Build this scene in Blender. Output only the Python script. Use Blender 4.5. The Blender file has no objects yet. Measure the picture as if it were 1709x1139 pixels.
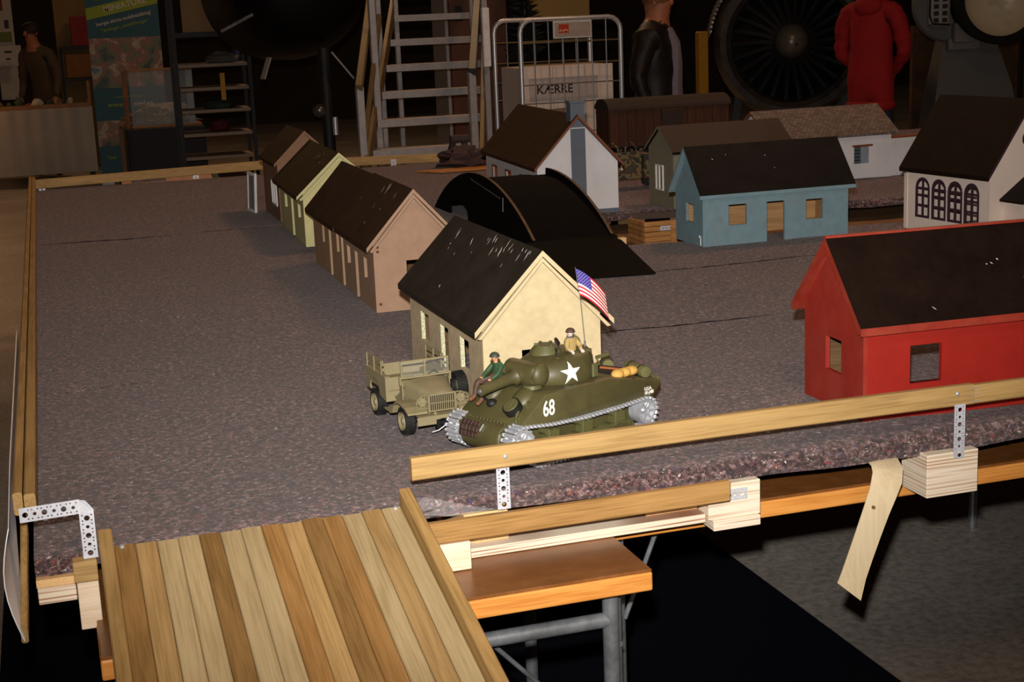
import bpy, bmesh, math, random
from mathutils import Vector, Matrix
from mathutils import noise as mnoise
from mathutils.bvhtree import BVHTree
random.seed(7)
S = bpy.context.scene
COL = S.collection
PI = math.pi

# ------------------------------------------------------------------ camera
F_PX, PITCH, ROLL, YAW = 2446.4, math.radians(12.384), math.radians(2.427), math.radians(17.268)
fw = Vector((math.sin(YAW) * math.cos(PITCH), math.cos(YAW) * math.cos(PITCH), -math.sin(PITCH)))
r0 = fw.cross(Vector((0, 0, 1))).normalized()
d0 = fw.cross(r0)
cr = math.cos(ROLL) * r0 + math.sin(ROLL) * d0
cd = -math.sin(ROLL) * r0 + math.cos(ROLL) * d0
cam_d = bpy.data.cameras.new('camera')
cam = bpy.data.objects.new('camera', cam_d)
COL.objects.link(cam)
cam.matrix_world = Matrix(((cr.x, -cd.x, -fw.x, 0), (cr.y, -cd.y, -fw.y, 0), (cr.z, -cd.z, -fw.z, 1.60), (0, 0, 0, 1)))
cam_d.sensor_width = 36
cam_d.lens = F_PX / 1709 * 36
cam_d.clip_start = 0.02
cam_d.clip_end = 200
S.camera = cam

# ------------------------------------------------------------------ world, lights, exposure
S.view_settings.view_transform = 'Standard'
S.view_settings.look = 'None'
S.view_settings.gamma = 1.0
S.view_settings.use_curve_mapping = False
S.view_settings.exposure = 0.0
W = bpy.data.worlds.new('hall_world')
S.world = W
W.use_nodes = True
W.node_tree.nodes['Background'].inputs[0].default_value = (1.0, 0.62, 0.36, 1)
W.node_tree.nodes['Background'].inputs[1].default_value = 0.010

def lamp(name, kind, loc, energy, col, aim=None, **kw):
    d = bpy.data.lights.new(name, kind)
    d.energy = energy
    d.color = col
    for k, v in kw.items():
        setattr(d, k, v)
    o = bpy.data.objects.new(name, d)
    COL.objects.link(o)
    o.location = loc
    if aim is not None:
        o.rotation_euler = (Vector(aim) - Vector(loc)).to_track_quat('-Z', 'Y').to_euler()
    return o
# the flash built into the photographer's camera, the hall's warm ceiling lamps, and an added front fill
FLASH_LOC = Vector((0, 0, 1.60)) - cd * 0.11 - cr * 0.02
lamp('camera_flash', 'SPOT', FLASH_LOC, 560, (1.0, 0.965, 0.92), FLASH_LOC + fw * 5 - cd * 0.75, spot_size=math.radians(66), spot_blend=1.0, shadow_soft_size=0.018)
lamp('hall_ceiling_lamp', 'AREA', (4.4, 6.4, 5.4), 95, (1.0, 0.56, 0.31), (1.2, 5.0, 0.85), shape='DISK', size=1.0)
lamp('hall_ceiling_lamp_rear', 'AREA', (3.5, 14.0, 6.0), 90, (1.0, 0.60, 0.32), (3.0, 12.5, 0.5), shape='DISK', size=1.5)
lamp('hall_ceiling_lamp_far', 'AREA', (-0.75, 22.0, 5.2), 15, (1.0, 0.50, 0.18), (-0.5, 15.0, 0.0), shape='DISK', size=0.8)
lamp('front_fill_light', 'AREA', (0.5, -2.5, 5.5), 60, (1.0, 0.72, 0.50), (1.5, 4.0, 0.85), shape='DISK', size=1.5)  # added fill above and behind the camera, brightens the far house walls
lamp('stall_lamp', 'POINT', (-0.85, 16.9, 1.35), 5.0, (1.0, 0.5, 0.2), shadow_soft_size=0.05)

# ------------------------------------------------------------------ helpers
FZ = 0.85                                   # height of the felt

def lin(c):
    return c / 12.92 if c <= 0.04045 else ((c + 0.055) / 1.055) ** 2.4

def rgb(h):
    h = h.lstrip('#')
    return tuple(lin(int(h[i:i + 2], 16) / 255) for i in (0, 2, 4)) + (1,)

MATS = {}

def newmat(name):
    m = bpy.data.materials.new(name)
    m.use_nodes = True
    nt = m.node_tree
    p = nt.nodes['Principled BSDF']
    return m, nt, p

def N(nt, t, **kw):
    n = nt.nodes.new(t)
    for k, v in kw.items():
        if k.startswith('_'):
            setattr(n, k[1:], v)
        else:
            n.inputs[k.replace('__', ' ')].default_value = v
    return n

def coords(nt, scale=(1, 1, 1), rnd=True, rot=(0, 0, 0)):
    tc = N(nt, 'ShaderNodeTexCoord')
    mp = N(nt, 'ShaderNodeMapping')
    mp.inputs['Scale'].default_value = scale
    mp.inputs['Rotation'].default_value = rot
    if rnd:
        oi = N(nt, 'ShaderNodeObjectInfo')
        ad = N(nt, 'ShaderNodeVectorMath', _operation='MULTIPLY_ADD')
        ad.inputs[1].default_value = (37.0, 53.0, 29.0)
        cb = N(nt, 'ShaderNodeCombineXYZ')
        for i in range(3):
            nt.links.new(oi.outputs['Random'], cb.inputs[i])
        nt.links.new(cb.outputs[0], ad.inputs[0])
        nt.links.new(tc.outputs['Object'], ad.inputs[2])
        nt.links.new(ad.outputs[0], mp.inputs['Vector'])
    else:
        nt.links.new(tc.outputs['Object'], mp.inputs['Vector'])
    return mp

def ramp(nt, src, stops):
    r = N(nt, 'ShaderNodeValToRGB')
    e = r.color_ramp.elements
    while len(e) < len(stops):
        e.new(0.5)
    for el, (p, c) in zip(e, stops):
        el.position = p
        el.color = c if not isinstance(c, str) else rgb(c)
    nt.links.new(src, r.inputs[0])
    return r

def mix(nt, a, b, fac, mode='MIX'):
    m = N(nt, 'ShaderNodeMix', _data_type='RGBA', _blend_type=mode)
    for sock, v in ((m.inputs[6], a), (m.inputs[7], b), (m.inputs[0], fac)):
        if hasattr(v, 'is_linked'):
            nt.links.new(v, sock)
        else:
            sock.default_value = v
    return m.outputs[2]

def bump(nt, p, src, strength=0.3, dist=0.001):
    b = N(nt, 'ShaderNodeBump', Strength=strength, Distance=dist)
    nt.links.new(src, b.inputs['Height'])
    nt.links.new(b.outputs[0], p.inputs['Normal'])

def paint(name, col, rough=0.6, metal=0.0, var=0.12, scale=25, bmp=0.15, dirt=None, dirt_amt=0.5, dirt_scale=8, spec=0.4, emit=None):
    """plain painted / moulded surface with mottling, optional dirt patches"""
    m, nt, p = newmat(name)
    c = rgb(col)
    mp = coords(nt)
    n = N(nt, 'ShaderNodeTexNoise', Scale=scale, Detail=6, Roughness=0.6)
    nt.links.new(mp.outputs[0], n.inputs['Vector'])
    lo = tuple(x * (1 - var) for x in c[:3]) + (1,)
    hi = tuple(min(1, x * (1 + var)) for x in c[:3]) + (1,)
    out = ramp(nt, n.outputs['Fac'], [(0.3, lo), (0.7, hi)]).outputs[0]
    if dirt:
        n2 = N(nt, 'ShaderNodeTexNoise', Scale=dirt_scale, Detail=8, Roughness=0.7)
        nt.links.new(mp.outputs[0], n2.inputs['Vector'])
        f = ramp(nt, n2.outputs['Fac'], [(0.45, (0, 0, 0, 1)), (0.75, (dirt_amt,) * 3 + (1,))])
        out = mix(nt, out, rgb(dirt), f.outputs[0])
    nt.links.new(out, p.inputs['Base Color'])
    p.inputs['Roughness'].default_value = rough
    p.inputs['Metallic'].default_value = metal
    p.inputs['Specular IOR Level'].default_value = spec
    if emit:
        p.inputs['Emission Color'].default_value = rgb(col)
        p.inputs['Emission Strength'].default_value = emit
    if bmp:
        bump(nt, p, n.outputs['Fac'], bmp, 0.001)
    return m

def wood(name, light, dark, axis=1, scale=1.0, rough=0.55, rvar=0.25, ring=14, spec=0.3, soft=0.35):
    """timber with grain running along the given local axis"""
    m, nt, p = newmat(name)
    dk, lt = rgb(dark), rgb(light)
    dkc = tuple(a_ * (1 - soft) + b_ * soft for a_, b_ in zip(dk, lt))
    sc = [ring * scale] * 3
    sc[axis] = 1.6 * scale
    mp = coords(nt, tuple(sc))
    n = N(nt, 'ShaderNodeTexNoise', Scale=1.6, Detail=3, Roughness=0.5, Distortion=0.6)
    nt.links.new(mp.outputs[0], n.inputs['Vector'])
    mul = N(nt, 'ShaderNodeMath', _operation='MULTIPLY')
    mul.inputs[1].default_value = 16.0
    nt.links.new(n.outputs['Fac'], mul.inputs[0])
    sn = N(nt, 'ShaderNodeMath', _operation='SINE')
    nt.links.new(mul.outputs[0], sn.inputs[0])
    sc2 = [300 * scale] * 3
    sc2[axis] = 9 * scale
    mp2 = coords(nt, tuple(sc2))
    n2 = N(nt, 'ShaderNodeTexNoise', Scale=1.0, Detail=4, Roughness=0.6)
    nt.links.new(mp2.outputs[0], n2.inputs['Vector'])
    f = N(nt, 'ShaderNodeMath', _operation='MULTIPLY_ADD')
    nt.links.new(sn.outputs[0], f.inputs[0])
    f.inputs[1].default_value = 0.10
    nt.links.new(n2.outputs['Fac'], f.inputs[2])
    rr = ramp(nt, f.outputs[0], [(0.34, lt), (0.56, tuple((a_ + b_) / 2 for a_, b_ in zip(lt, dkc))), (0.70, dkc)])
    oi = N(nt, 'ShaderNodeObjectInfo')
    hsv = N(nt, 'ShaderNodeHueSaturation')
    mr = N(nt, 'ShaderNodeMapRange')
    mr.inputs['To Min'].default_value = 1 - rvar
    mr.inputs['To Max'].default_value = 1 + rvar
    nt.links.new(oi.outputs['Random'], mr.inputs['Value'])
    nt.links.new(mr.outputs[0], hsv.inputs['Value'])
    nt.links.new(rr.outputs[0], hsv.inputs['Color'])
    nt.links.new(hsv.outputs[0], p.inputs['Base Color'])
    p.inputs['Roughness'].default_value = rough
    p.inputs['Specular IOR Level'].default_value = spec
    bump(nt, p, n2.outputs['Fac'], 0.12, 0.001)
    return m

def plyedge(name, light, dark, freq=160, axis=2):
    """edge of layered board: veneers stacked along local z"""
    m, nt, p = newmat(name)
    sc = [3, 3, 3]
    sc[axis] = freq
    mp = coords(nt, tuple(sc))
    n = N(nt, 'ShaderNodeTexNoise', Scale=1.0, Detail=2, Roughness=0.5)
    nt.links.new(mp.outputs[0], n.inputs['Vector'])
    r = ramp(nt, n.outputs['Fac'], [(0.35, dark), (0.5, light), (0.68, light), (0.8, dark)])
    nt.links.new(r.outputs[0], p.inputs['Base Color'])
    p.inputs['Roughness'].default_value = 0.7
    bump(nt, p, n.outputs['Fac'], 0.4, 0.001)
    return m

class B:
    """collects shapes into one mesh"""
    def __init__(self):
        self.bm = bmesh.new()

    def _add(self, t, M=None):
        if M is not None:
            t.transform(M)
        me = bpy.data.meshes.new('tmp')
        t.to_mesh(me)
        t.free()
        self.bm.from_mesh(me)
        bpy.data.meshes.remove(me)
        return self

    def box(self, c, s, rot=None, bev=0.0, seg=1):
        t = bmesh.new()
        bmesh.ops.create_cube(t, size=1)
        for v in t.verts:
            v.co = Vector((v.co.x * s[0], v.co.y * s[1], v.co.z * s[2]))
        if bev:
            bmesh.ops.bevel(t, geom=t.edges[:], offset=bev, segments=seg, affect='EDGES', profile=0.5)
        M = Matrix.Translation(c)
        if rot is not None:
            if not isinstance(rot, Matrix):
                rot = Matrix.Rotation(rot[2], 4, 'Z') @ Matrix.Rotation(rot[1], 4, 'Y') @ Matrix.Rotation(rot[0], 4, 'X')
            M = M @ rot
        return self._add(t, M)

    def b2(self, x0, x1, y0, y1, z0, z1, bev=0.0, seg=1):
        return self.box(((x0 + x1) / 2, (y0 + y1) / 2, (z0 + z1) / 2), (abs(x1 - x0), abs(y1 - y0), abs(z1 - z0)), None, bev, seg)

    def bar(self, p0, p1, w, h, bev=0.0, up=(0, 0, 1)):
        p0, p1 = Vector(p0), Vector(p1)
        d = p1 - p0
        y = d.normalized()
        up = Vector(up)
        x = y.cross(up)
        if x.length < 1e-4:
            x = y.cross(Vector((1, 0, 0)))
        x.normalize()
        z = x.cross(y)
        M = Matrix(((x.x, y.x, z.x, 0), (x.y, y.y, z.y, 0), (x.z, y.z, z.z, 0), (0, 0, 0, 1)))
        return self.box((p0 + p1) / 2, (w, d.length, h), M, bev)

    def cyl(self, p0, p1, r0, r1=None, n=16, cap=True):
        r1 = r0 if r1 is None else r1
        p0, p1 = Vector(p0), Vector(p1)
        d = p1 - p0
        t = bmesh.new()
        bmesh.ops.create_cone(t, cap_ends=cap, segments=n, radius1=r0, radius2=r1, depth=d.length)
        q = d.to_track_quat('Z', 'Y').to_matrix().to_4x4()
        return self._add(t, Matrix.Translation((p0 + p1) / 2) @ q)

    def tube(self, pts, r, n=8, closed=False):
        pts = [Vector(p) for p in pts]
        rs = r if isinstance(r, (list, tuple)) else [r] * len(pts)
        rings = []
        m = len(pts)
        prev = None
        for i, p in enumerate(pts):
            a = pts[i - 1] if (i or closed) else p
            b = pts[(i + 1) % m] if (i < m - 1 or closed) else p
            t = (b - a).normalized()
            if prev is None:
                u = t.cross(Vector((0, 0, 1)))
                if u.length < 1e-3:
                    u = t.cross(Vector((1, 0, 0)))
            else:
                u = prev - t * prev.dot(t)
            u.normalize()
            prev = u
            v = t.cross(u)
            rings.append([self.bm.verts.new(p + rs[i] * (math.cos(2 * PI * k / n) * u + math.sin(2 * PI * k / n) * v)) for k in range(n)])
        rng = range(m if closed else m - 1)
        for i in rng:
            A, C = rings[i], rings[(i + 1) % m]
            for k in range(n):
                self.bm.faces.new((A[k], A[(k + 1) % n], C[(k + 1) % n], C[k]))
        if not closed:
            self.bm.faces.new(list(reversed(rings[0])))
            self.bm.faces.new(rings[-1])
        return self

    def lathe(self, prof, n=24, M=None, a0=0.0, a1=2 * PI):
        """profile of (radius, height) turned about local z"""
        t = bmesh.new()
        full = abs(a1 - a0 - 2 * PI) < 1e-6
        cols = []
        for k in range(n if full else n + 1):
            a = a0 + (a1 - a0) * k / n
            cols.append([t.verts.new((r * math.cos(a), r * math.sin(a), h)) for r, h in prof])
        m = len(cols)
        for k in range(m if full else m - 1):
            A, C = cols[k], cols[(k + 1) % m]
            for i in range(len(prof) - 1):
                try:
                    t.faces.new((A[i], C[i], C[i + 1], A[i + 1]))
                except ValueError:
                    pass
        bmesh.ops.remove_doubles(t, verts=t.verts[:], dist=1e-6)
        return self._add(t, M)

    def sph(self, c, r, n=14, rot=None):
        t = bmesh.new()
        bmesh.ops.create_uvsphere(t, u_segments=n, v_segments=max(6, n // 2 + 2), radius=1)
        r = r if isinstance(r, (tuple, list)) else (r, r, r)
        M = Matrix.Translation(c)
        if rot is not None:
            M = M @ (Matrix.Rotation(rot[2], 4, 'Z') @ Matrix.Rotation(rot[1], 4, 'Y') @ Matrix.Rotation(rot[0], 4, 'X'))
        return self._add(t, M @ Matrix.Diagonal((r[0], r[1], r[2], 1)))

    def plate(self, outer, holes, th, M=None):
        """flat plate in the local xy plane with real holes, thickness along +z"""
        t = bmesh.new()
        ed = []
        for loop in [outer] + list(holes):
            vs = [t.verts.new((a, b, 0)) for a, b in loop]
            for i in range(len(vs)):
                ed.append(t.edges.new((vs[i], vs[(i + 1) % len(vs)])))
        bmesh.ops.triangle_fill(t, use_beauty=True, use_dissolve=False, edges=ed)
        r = bmesh.ops.extrude_face_region(t, geom=t.faces[:])
        for v in r['geom']:
            if isinstance(v, bmesh.types.BMVert):
                v.co.z += th
        bmesh.ops.recalc_face_normals(t, faces=t.faces[:])
        return self._add(t, M)

    def poly(self, vs, fs):
        v = [self.bm.verts.new(p) for p in vs]
        for f in fs:
            self.bm.faces.new([v[i] for i in f])
        return self

    def prism(self, prof, a0, a1, plane='xz'):
        """closed profile extruded: plane xz -> along y, xy -> along z, yz -> along x"""
        def P(a, b, c):
            return {'xz': (a, c, b), 'xy': (a, b, c), 'yz': (c, a, b)}[plane]
        n = len(prof)
        t = bmesh.new()
        A = [t.verts.new(P(a, b, a0)) for a, b in prof]
        C = [t.verts.new(P(a, b, a1)) for a, b in prof]
        t.faces.new(A)
        t.faces.new(list(reversed(C)))
        for i in range(n):
            t.faces.new((A[i], C[i], C[(i + 1) % n], A[(i + 1) % n]))
        bmesh.ops.recalc_face_normals(t, faces=t.faces[:])
        return self._add(t)

    def loft(self, rings, cap=True):
        """rings of equal vertex count"""
        R = [[self.bm.verts.new(p) for p in r] for r in rings]
        n = len(R[0])
        for i in range(len(R) - 1):
            for k in range(n):
                self.bm.faces.new((R[i][k], R[i][(k + 1) % n], R[i + 1][(k + 1) % n], R[i + 1][k]))
        if cap:
            self.bm.faces.new(list(reversed(R[0])))
            self.bm.faces.new(R[-1])
        return self

    def mesh(self, name, mats, smooth=None, pick=None, recalc=True):
        if recalc:
            bmesh.ops.recalc_face_normals(self.bm, faces=self.bm.faces[:])
        me = bpy.data.meshes.new(name)
        if smooth is not None:
            for f in self.bm.faces:
                f.smooth = True
            for e in self.bm.edges:
                if len(e.link_faces) == 2 and e.calc_face_angle(0) > smooth:
                    e.smooth = False
        if pick:
            self.bm.normal_update()
            for f in self.bm.faces:
                f.material_index = pick(f)
        self.bm.to_mesh(me)
        self.bm.free()
        for m in (mats if isinstance(mats, (list, tuple)) else [mats]):
            me.materials.append(m)
        return me

    def obj(self, name, mats, parent=None, smooth=None, pick=None, label=None, cat=None, group=None, kind=None, loc=None, rot=None, recalc=True):
        o = bpy.data.objects.new(name, self.mesh(name, mats, smooth, pick, recalc))
        COL.objects.link(o)
        o.parent = parent
        if loc is not None:
            o.location = loc
        if rot is not None:
            o.rotation_euler = rot
        return tag(o, label, cat, group, kind)

def tag(o, label=None, cat=None, group=None, kind=None):
    if label:
        o['label'] = label
    if cat:
        o['category'] = cat
    if group:
        o['group'] = group
    if kind:
        o['kind'] = kind
    return o

def thing(name, label, cat, loc=(0, 0, 0), rz=0.0, group=None, scale=None):
    o = bpy.data.objects.new(name, None)
    o.empty_display_size = 0.02
    COL.objects.link(o)
    o.location = loc
    o.rotation_euler = (0, 0, rz)
    if scale:
        o.scale = (scale,) * 3
    return tag(o, label, cat, group)

def inst(name, me, parent, loc, rot=(0, 0, 0), scale=None):
    o = bpy.data.objects.new(name, me)
    COL.objects.link(o)
    o.parent = parent
    o.location = loc
    o.rotation_euler = rot
    if scale:
        o.scale = scale
    return o

def text_mesh(s, size, ext=0.0002, bold=0.0, align='CENTER', sx=1.0):
    c = bpy.data.curves.new('txt', 'FONT')
    c.body = s
    c.size = size
    c.extrude = ext
    c.offset = bold
    c.align_x = align
    c.align_y = 'CENTER'
    c.resolution_u = 4
    o = bpy.data.objects.new('txt', c)
    COL.objects.link(o)
    dg = bpy.context.evaluated_depsgraph_get()
    me = bpy.data.meshes.new_from_object(o.evaluated_get(dg))
    bpy.data.objects.remove(o)
    bpy.data.curves.remove(c)
    if sx != 1:
        me.transform(Matrix.Diagonal((sx, 1, 1, 1)))
    return me

def text(name, s, size, m, parent, M, ext=0.0002, bold=0.0, align='CENTER', sx=1.0):
    me = text_mesh(s, size, ext, bold, align, sx)
    me.transform(M)
    me.materials.append(m)
    o = bpy.data.objects.new(name, me)
    COL.objects.link(o)
    o.parent = parent
    return o

def frame(o, x, y):
    """matrix with origin o and local x, y axes; z = x cross y"""
    x, y = Vector(x).normalized(), Vector(y).normalized()
    z = x.cross(y)
    return Matrix(((x.x, y.x, z.x, o[0]), (x.y, y.y, z.y, o[1]), (x.z, y.z, z.z, o[2]), (0, 0, 0, 1)))

def circ(cx, cy, r, n=12):
    return [(cx + r * math.cos(2 * PI * k / n), cy + r * math.sin(2 * PI * k / n)) for k in range(n)]

def rect(x0, y0, x1, y1):
    return [(x0, y0), (x1, y0), (x1, y1), (x0, y1)]

# ------------------------------------------------------------------ shared materials
M_CHROME = paint('bright_metal', '#c9cbd0', 0.36, 0.55, 0.15, 90, 0.2, spec=0.8)
M_STEEL = paint('dull_steel', '#8d9094', 0.36, 0.55, 0.25, 40, 0.15, '#4a4a48', 0.6)
M_GALV = paint('galvanised', '#cfd0d8', 0.42, 0.25, 0.12, 120, 0.1, spec=0.7)
M_BLACK = paint('black_matt', '#0b0a0a', 0.7, 0, 0.3, 20, 0.1, spec=0.25)
M_DARK = paint('dark_painted', '#191716', 0.6, 0, 0.2, 20, 0.1)
M_RAIL = wood('rail_timber', '#b8955f', '#86673a', 0, 1.0, 0.6, 0.10)
M_RAILY = wood('rail_timber_long', '#ad8a55', '#7c5e32', 1, 1.0, 0.6, 0.18)
M_BATTEN = wood('batten_timber', '#b08650', '#74501f', 0, 1.0, 0.6, 0.10)
M_PINE = wood('white_pine', '#ead6bc', '#d2b490', 0, 1.0, 0.7, 0.04)
M_PLY = plyedge('ply_edge', '#ead6bc', '#9c6848', 330)
M_LVL = plyedge('laminated_block', '#ecdcc4', '#b98f6a', 330)
M_CHIP = paint('chipboard', '#e2b77e', 0.8, 0, 0.22, 400, 0.3)
M_WHITE = paint('white_print', '#eceae2', 0.6, 0, 0.03, 20, 0)
# ================================================================== THE SETTING
def concrete():
    m, nt, p = newmat('concrete_floor')
    mp = coords(nt, (1, 1, 1), False)
    a = N(nt, 'ShaderNodeTexNoise', Scale=1.3, Detail=10, Roughness=0.65)
    b = N(nt, 'ShaderNodeTexNoise', Scale=38, Detail=6, Roughness=0.7)
    v = N(nt, 'ShaderNodeTexVoronoi', Scale=70)
    for t in (a, b, v):
        nt.links.new(mp.outputs[0], t.inputs['Vector'])
    c1 = ramp(nt, a.outputs['Fac'], [(0.3, '#a2968e'), (0.7, '#cdc2b6')])
    c2 = ramp(nt, b.outputs['Fac'], [(0.35, (0.45, 0.45, 0.45, 1)), (0.6, (1, 1, 1, 1))])
    out = mix(nt, c1.outputs[0], c2.outputs[0], 0.8, 'MULTIPLY')
    nt.links.new(out, p.inputs['Base Color'])
    p.inputs['Roughness'].default_value = 0.42
    bump(nt, p, b.outputs['Fac'], 0.4, 0.004)
    return m
M_CONC = concrete()
B().b2(-14, 22, -3, 26, -0.2, 0).obj('floor', M_CONC, kind='structure')
B().b2(-14, 22, 25.8, 26, 0, 8).obj('wall_back', paint('hall_wall', '#3a2c20', 0.9, var=0.2, scale=2), kind='structure')
M_CARPET = paint('dark_carpet', '#0c0f18', 0.95, 0, 0.45, 350, 0.8, spec=0.1)
B().poly([(-0.25, 1.2, 0.004), (1.83, 1.2, 0.004), (1.83, 5.4, 0.004), (-0.25, 5.4, 0.004), (-0.25, 1.2, 0.001), (1.83, 1.2, 0.001), (1.83, 5.4, 0.001), (-0.25, 5.4, 0.001)],
         [(0, 1, 2, 3), (4, 5, 1, 0), (5, 6, 2, 1), (6, 7, 3, 2), (7, 4, 0, 3)]).obj('carpet_runner', M_CARPET, label='blue-black carpet runner lying on the concrete floor under the tables', cat='carpet')

# ------------------------------------------------------------------ folding tables that carry the landscape
M_TOP = paint('table_hardboard', '#7a4a22', 0.33, 0, 0.12, 12, 0.05, '#a9754a', 0.35, 30, spec=0.5)
M_EDGE = wood('table_edge_pine', '#e09a4c', '#b86c28', 0, 1.3, 0.45, 0.05)
M_EDGEY = wood('table_edge_pine_long', '#d98a3a', '#a55a1c', 1, 1.3, 0.45, 0.05)
def folding_table(label, x0, x1, y0, y1, legs, zt=0.75, group=None):
    t = thing('folding_table', label, 'table', ((x0 + x1) / 2, (y0 + y1) / 2, 0.0045 if x0 < 0.9 and y0 < 5.4 else 0.0005), 0, group)
    zt -= t.location.z
    cx, cy = (x0 + x1) / 2, (y0 + y1) / 2
    X, Y = (x1 - x0) / 2, (y1 - y0) / 2
    B().b2(-X + 0.001, X - 0.001, -Y + 0.001, Y - 0.001, zt - 0.005, zt, 0.0012).obj('table_top', M_TOP, t)
    e = 0.036
    for sy in (-1, 1):
        B().b2(-X, X, sy * Y, sy * (Y - 0.022), zt - e, zt - 0.0052, 0.003, 2).obj('edge_rail', M_EDGE, t)
    for sx in (-1, 1):
        B().b2(sx * X, sx * (X - 0.022), -Y + 0.022, Y - 0.022, zt - e, zt - 0.0052, 0.003).obj('edge_rail', M_EDGEY, t)
    for lx, ly in legs:
        B().cyl((lx - cx, ly - cy, 0), (lx - cx, ly - cy, zt - e + 0.02), 0.0135, None, 16).obj('leg', M_STEEL, t, smooth=0.6)
    return t
tA = folding_table('brown folding table whose rounded pine end juts out beside the ramp', 0.0, 0.838, 2.005, 4.2, [(0.787, 2.062), (0.05, 2.062), (0.787, 4.1), (0.05, 4.1)])
B().cyl((0.05 - 0.419, 2.062 - 3.1025, 0.648), (0.787 - 0.419, 2.062 - 3.1025, 0.648), 0.0125, None, 14).obj('cross_tube', M_STEEL, tA, smooth=0.6)
B().cyl((0.805 - 0.419, 2.085 - 3.1025, 0.0), (0.805 - 0.419, 2.085 - 3.1025, 0.74), 0.009, None, 12).cyl((0.803 - 0.419, 2.075 - 3.1025, 0.60), (0.803 - 0.419, 2.066 - 3.1025, 0.60), 0.006, None, 10).obj('leg_hinge', M_STEEL, tA, smooth=0.6)
B().cyl((0.60 - 0.419, 2.10 - 3.1025, 0.62), (0.68 - 0.419, 2.12 - 3.1025, 0.53), 0.004, None, 8).obj('brace_rod', M_STEEL, tA, smooth=0.6)
tB = folding_table('long brown folding table with orange pine edge under the red house', 0.862, 3.2, 2.236, 2.95, [(2.95, 2.35), (2.95, 2.85), (0.90, 2.85), (0.90, 2.32)])
B().cyl((0.985 - 2.031, 2.32 - 2.593, 0.70), (0.905 - 2.031, 2.30 - 2.593, 0.535), 0.0045, None, 8).obj('brace_rod', M_STEEL, tB, smooth=0.6)
folding_table('brown folding table at the middle of the landscape, below the row houses', 0.0, 0.838, 4.25, 6.3, [(0.05, 4.4), (0.787, 4.4), (0.05, 6.2), (0.787, 6.2)])
folding_table('brown folding table at the far left corner of the landscape', 0.0, 1.9, 6.4, 7.5, [(0.05, 6.5), (1.8, 6.5), (0.05, 7.4), (1.8, 7.4)])
folding_table('brown folding table under the church and blue house', 1.9, 4.2, 3.6, 5.3, [(2.62, 3.7), (4.1, 3.7), (2.62, 5.2), (4.1, 5.2)])
folding_table('brown folding table at the far right of the landscape', 2.2, 4.9, 6.4, 7.5, [(2.3, 6.5), (4.8, 6.5), (2.3, 7.4), (4.8, 7.4)])

# ------------------------------------------------------------------ platform under the felt
M_BOARD = paint('base_board', '#4a3a30', 0.8, 0, 0.15, 60, 0.2)
plat = thing('platform', 'chipboard platform carrying the whole felt-covered model landscape', 'platform', (0, 0, 0))
B().b2(-0.055, 1.49, 2.22, 7.74, 0.818, 0.843).obj('deck_board', M_BOARD, plat)
B().b2(1.491, 4.3, 2.22, 4.40, 0.818, 0.843).obj('deck_board', M_BOARD, plat)
B().prism([(1.491, 5.42), (3.1, 5.05), (4.6, 5.05), (5.2, 5.6), (5.2, 7.74), (1.491, 7.74)], 0.818, 0.843, 'xy').obj('deck_board', M_BOARD, plat)
B().b2(1.45, 4.4, 4.32, 5.5, 0.757, 0.769).obj('trench_floor', paint('trench_ply', '#7c5836', 0.75, 0, 0.2, 30, 0.2), plat)
B().b2(-0.05, 1.45, 2.45, 7.7, 0.757, 0.769).obj('lower_board', M_BOARD, plat)
for x0, x1, y0, y1 in ((0.1, 0.25, 2.6, 2.75), (0.1, 0.25, 5, 5.15), (1.2, 1.35, 5, 5.15), (0.1, 0.25, 7.3, 7.45), (2.5, 2.65, 6.7, 6.85), (4.4, 4.55, 6.7, 6.85), (2.4, 2.55, 3.8, 3.95), (3.8, 3.95, 3.8, 3.95), (1.6, 1.75, 2.5, 2.65), (2.6, 2.75, 2.5, 2.65)):
    B().b2(x0, x1, y0, y1, 0.75 if (x0 > 1.45 or y0 < 2.5) else 0.769, 0.818).obj('spacer_block', M_LVL, plat)

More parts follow.
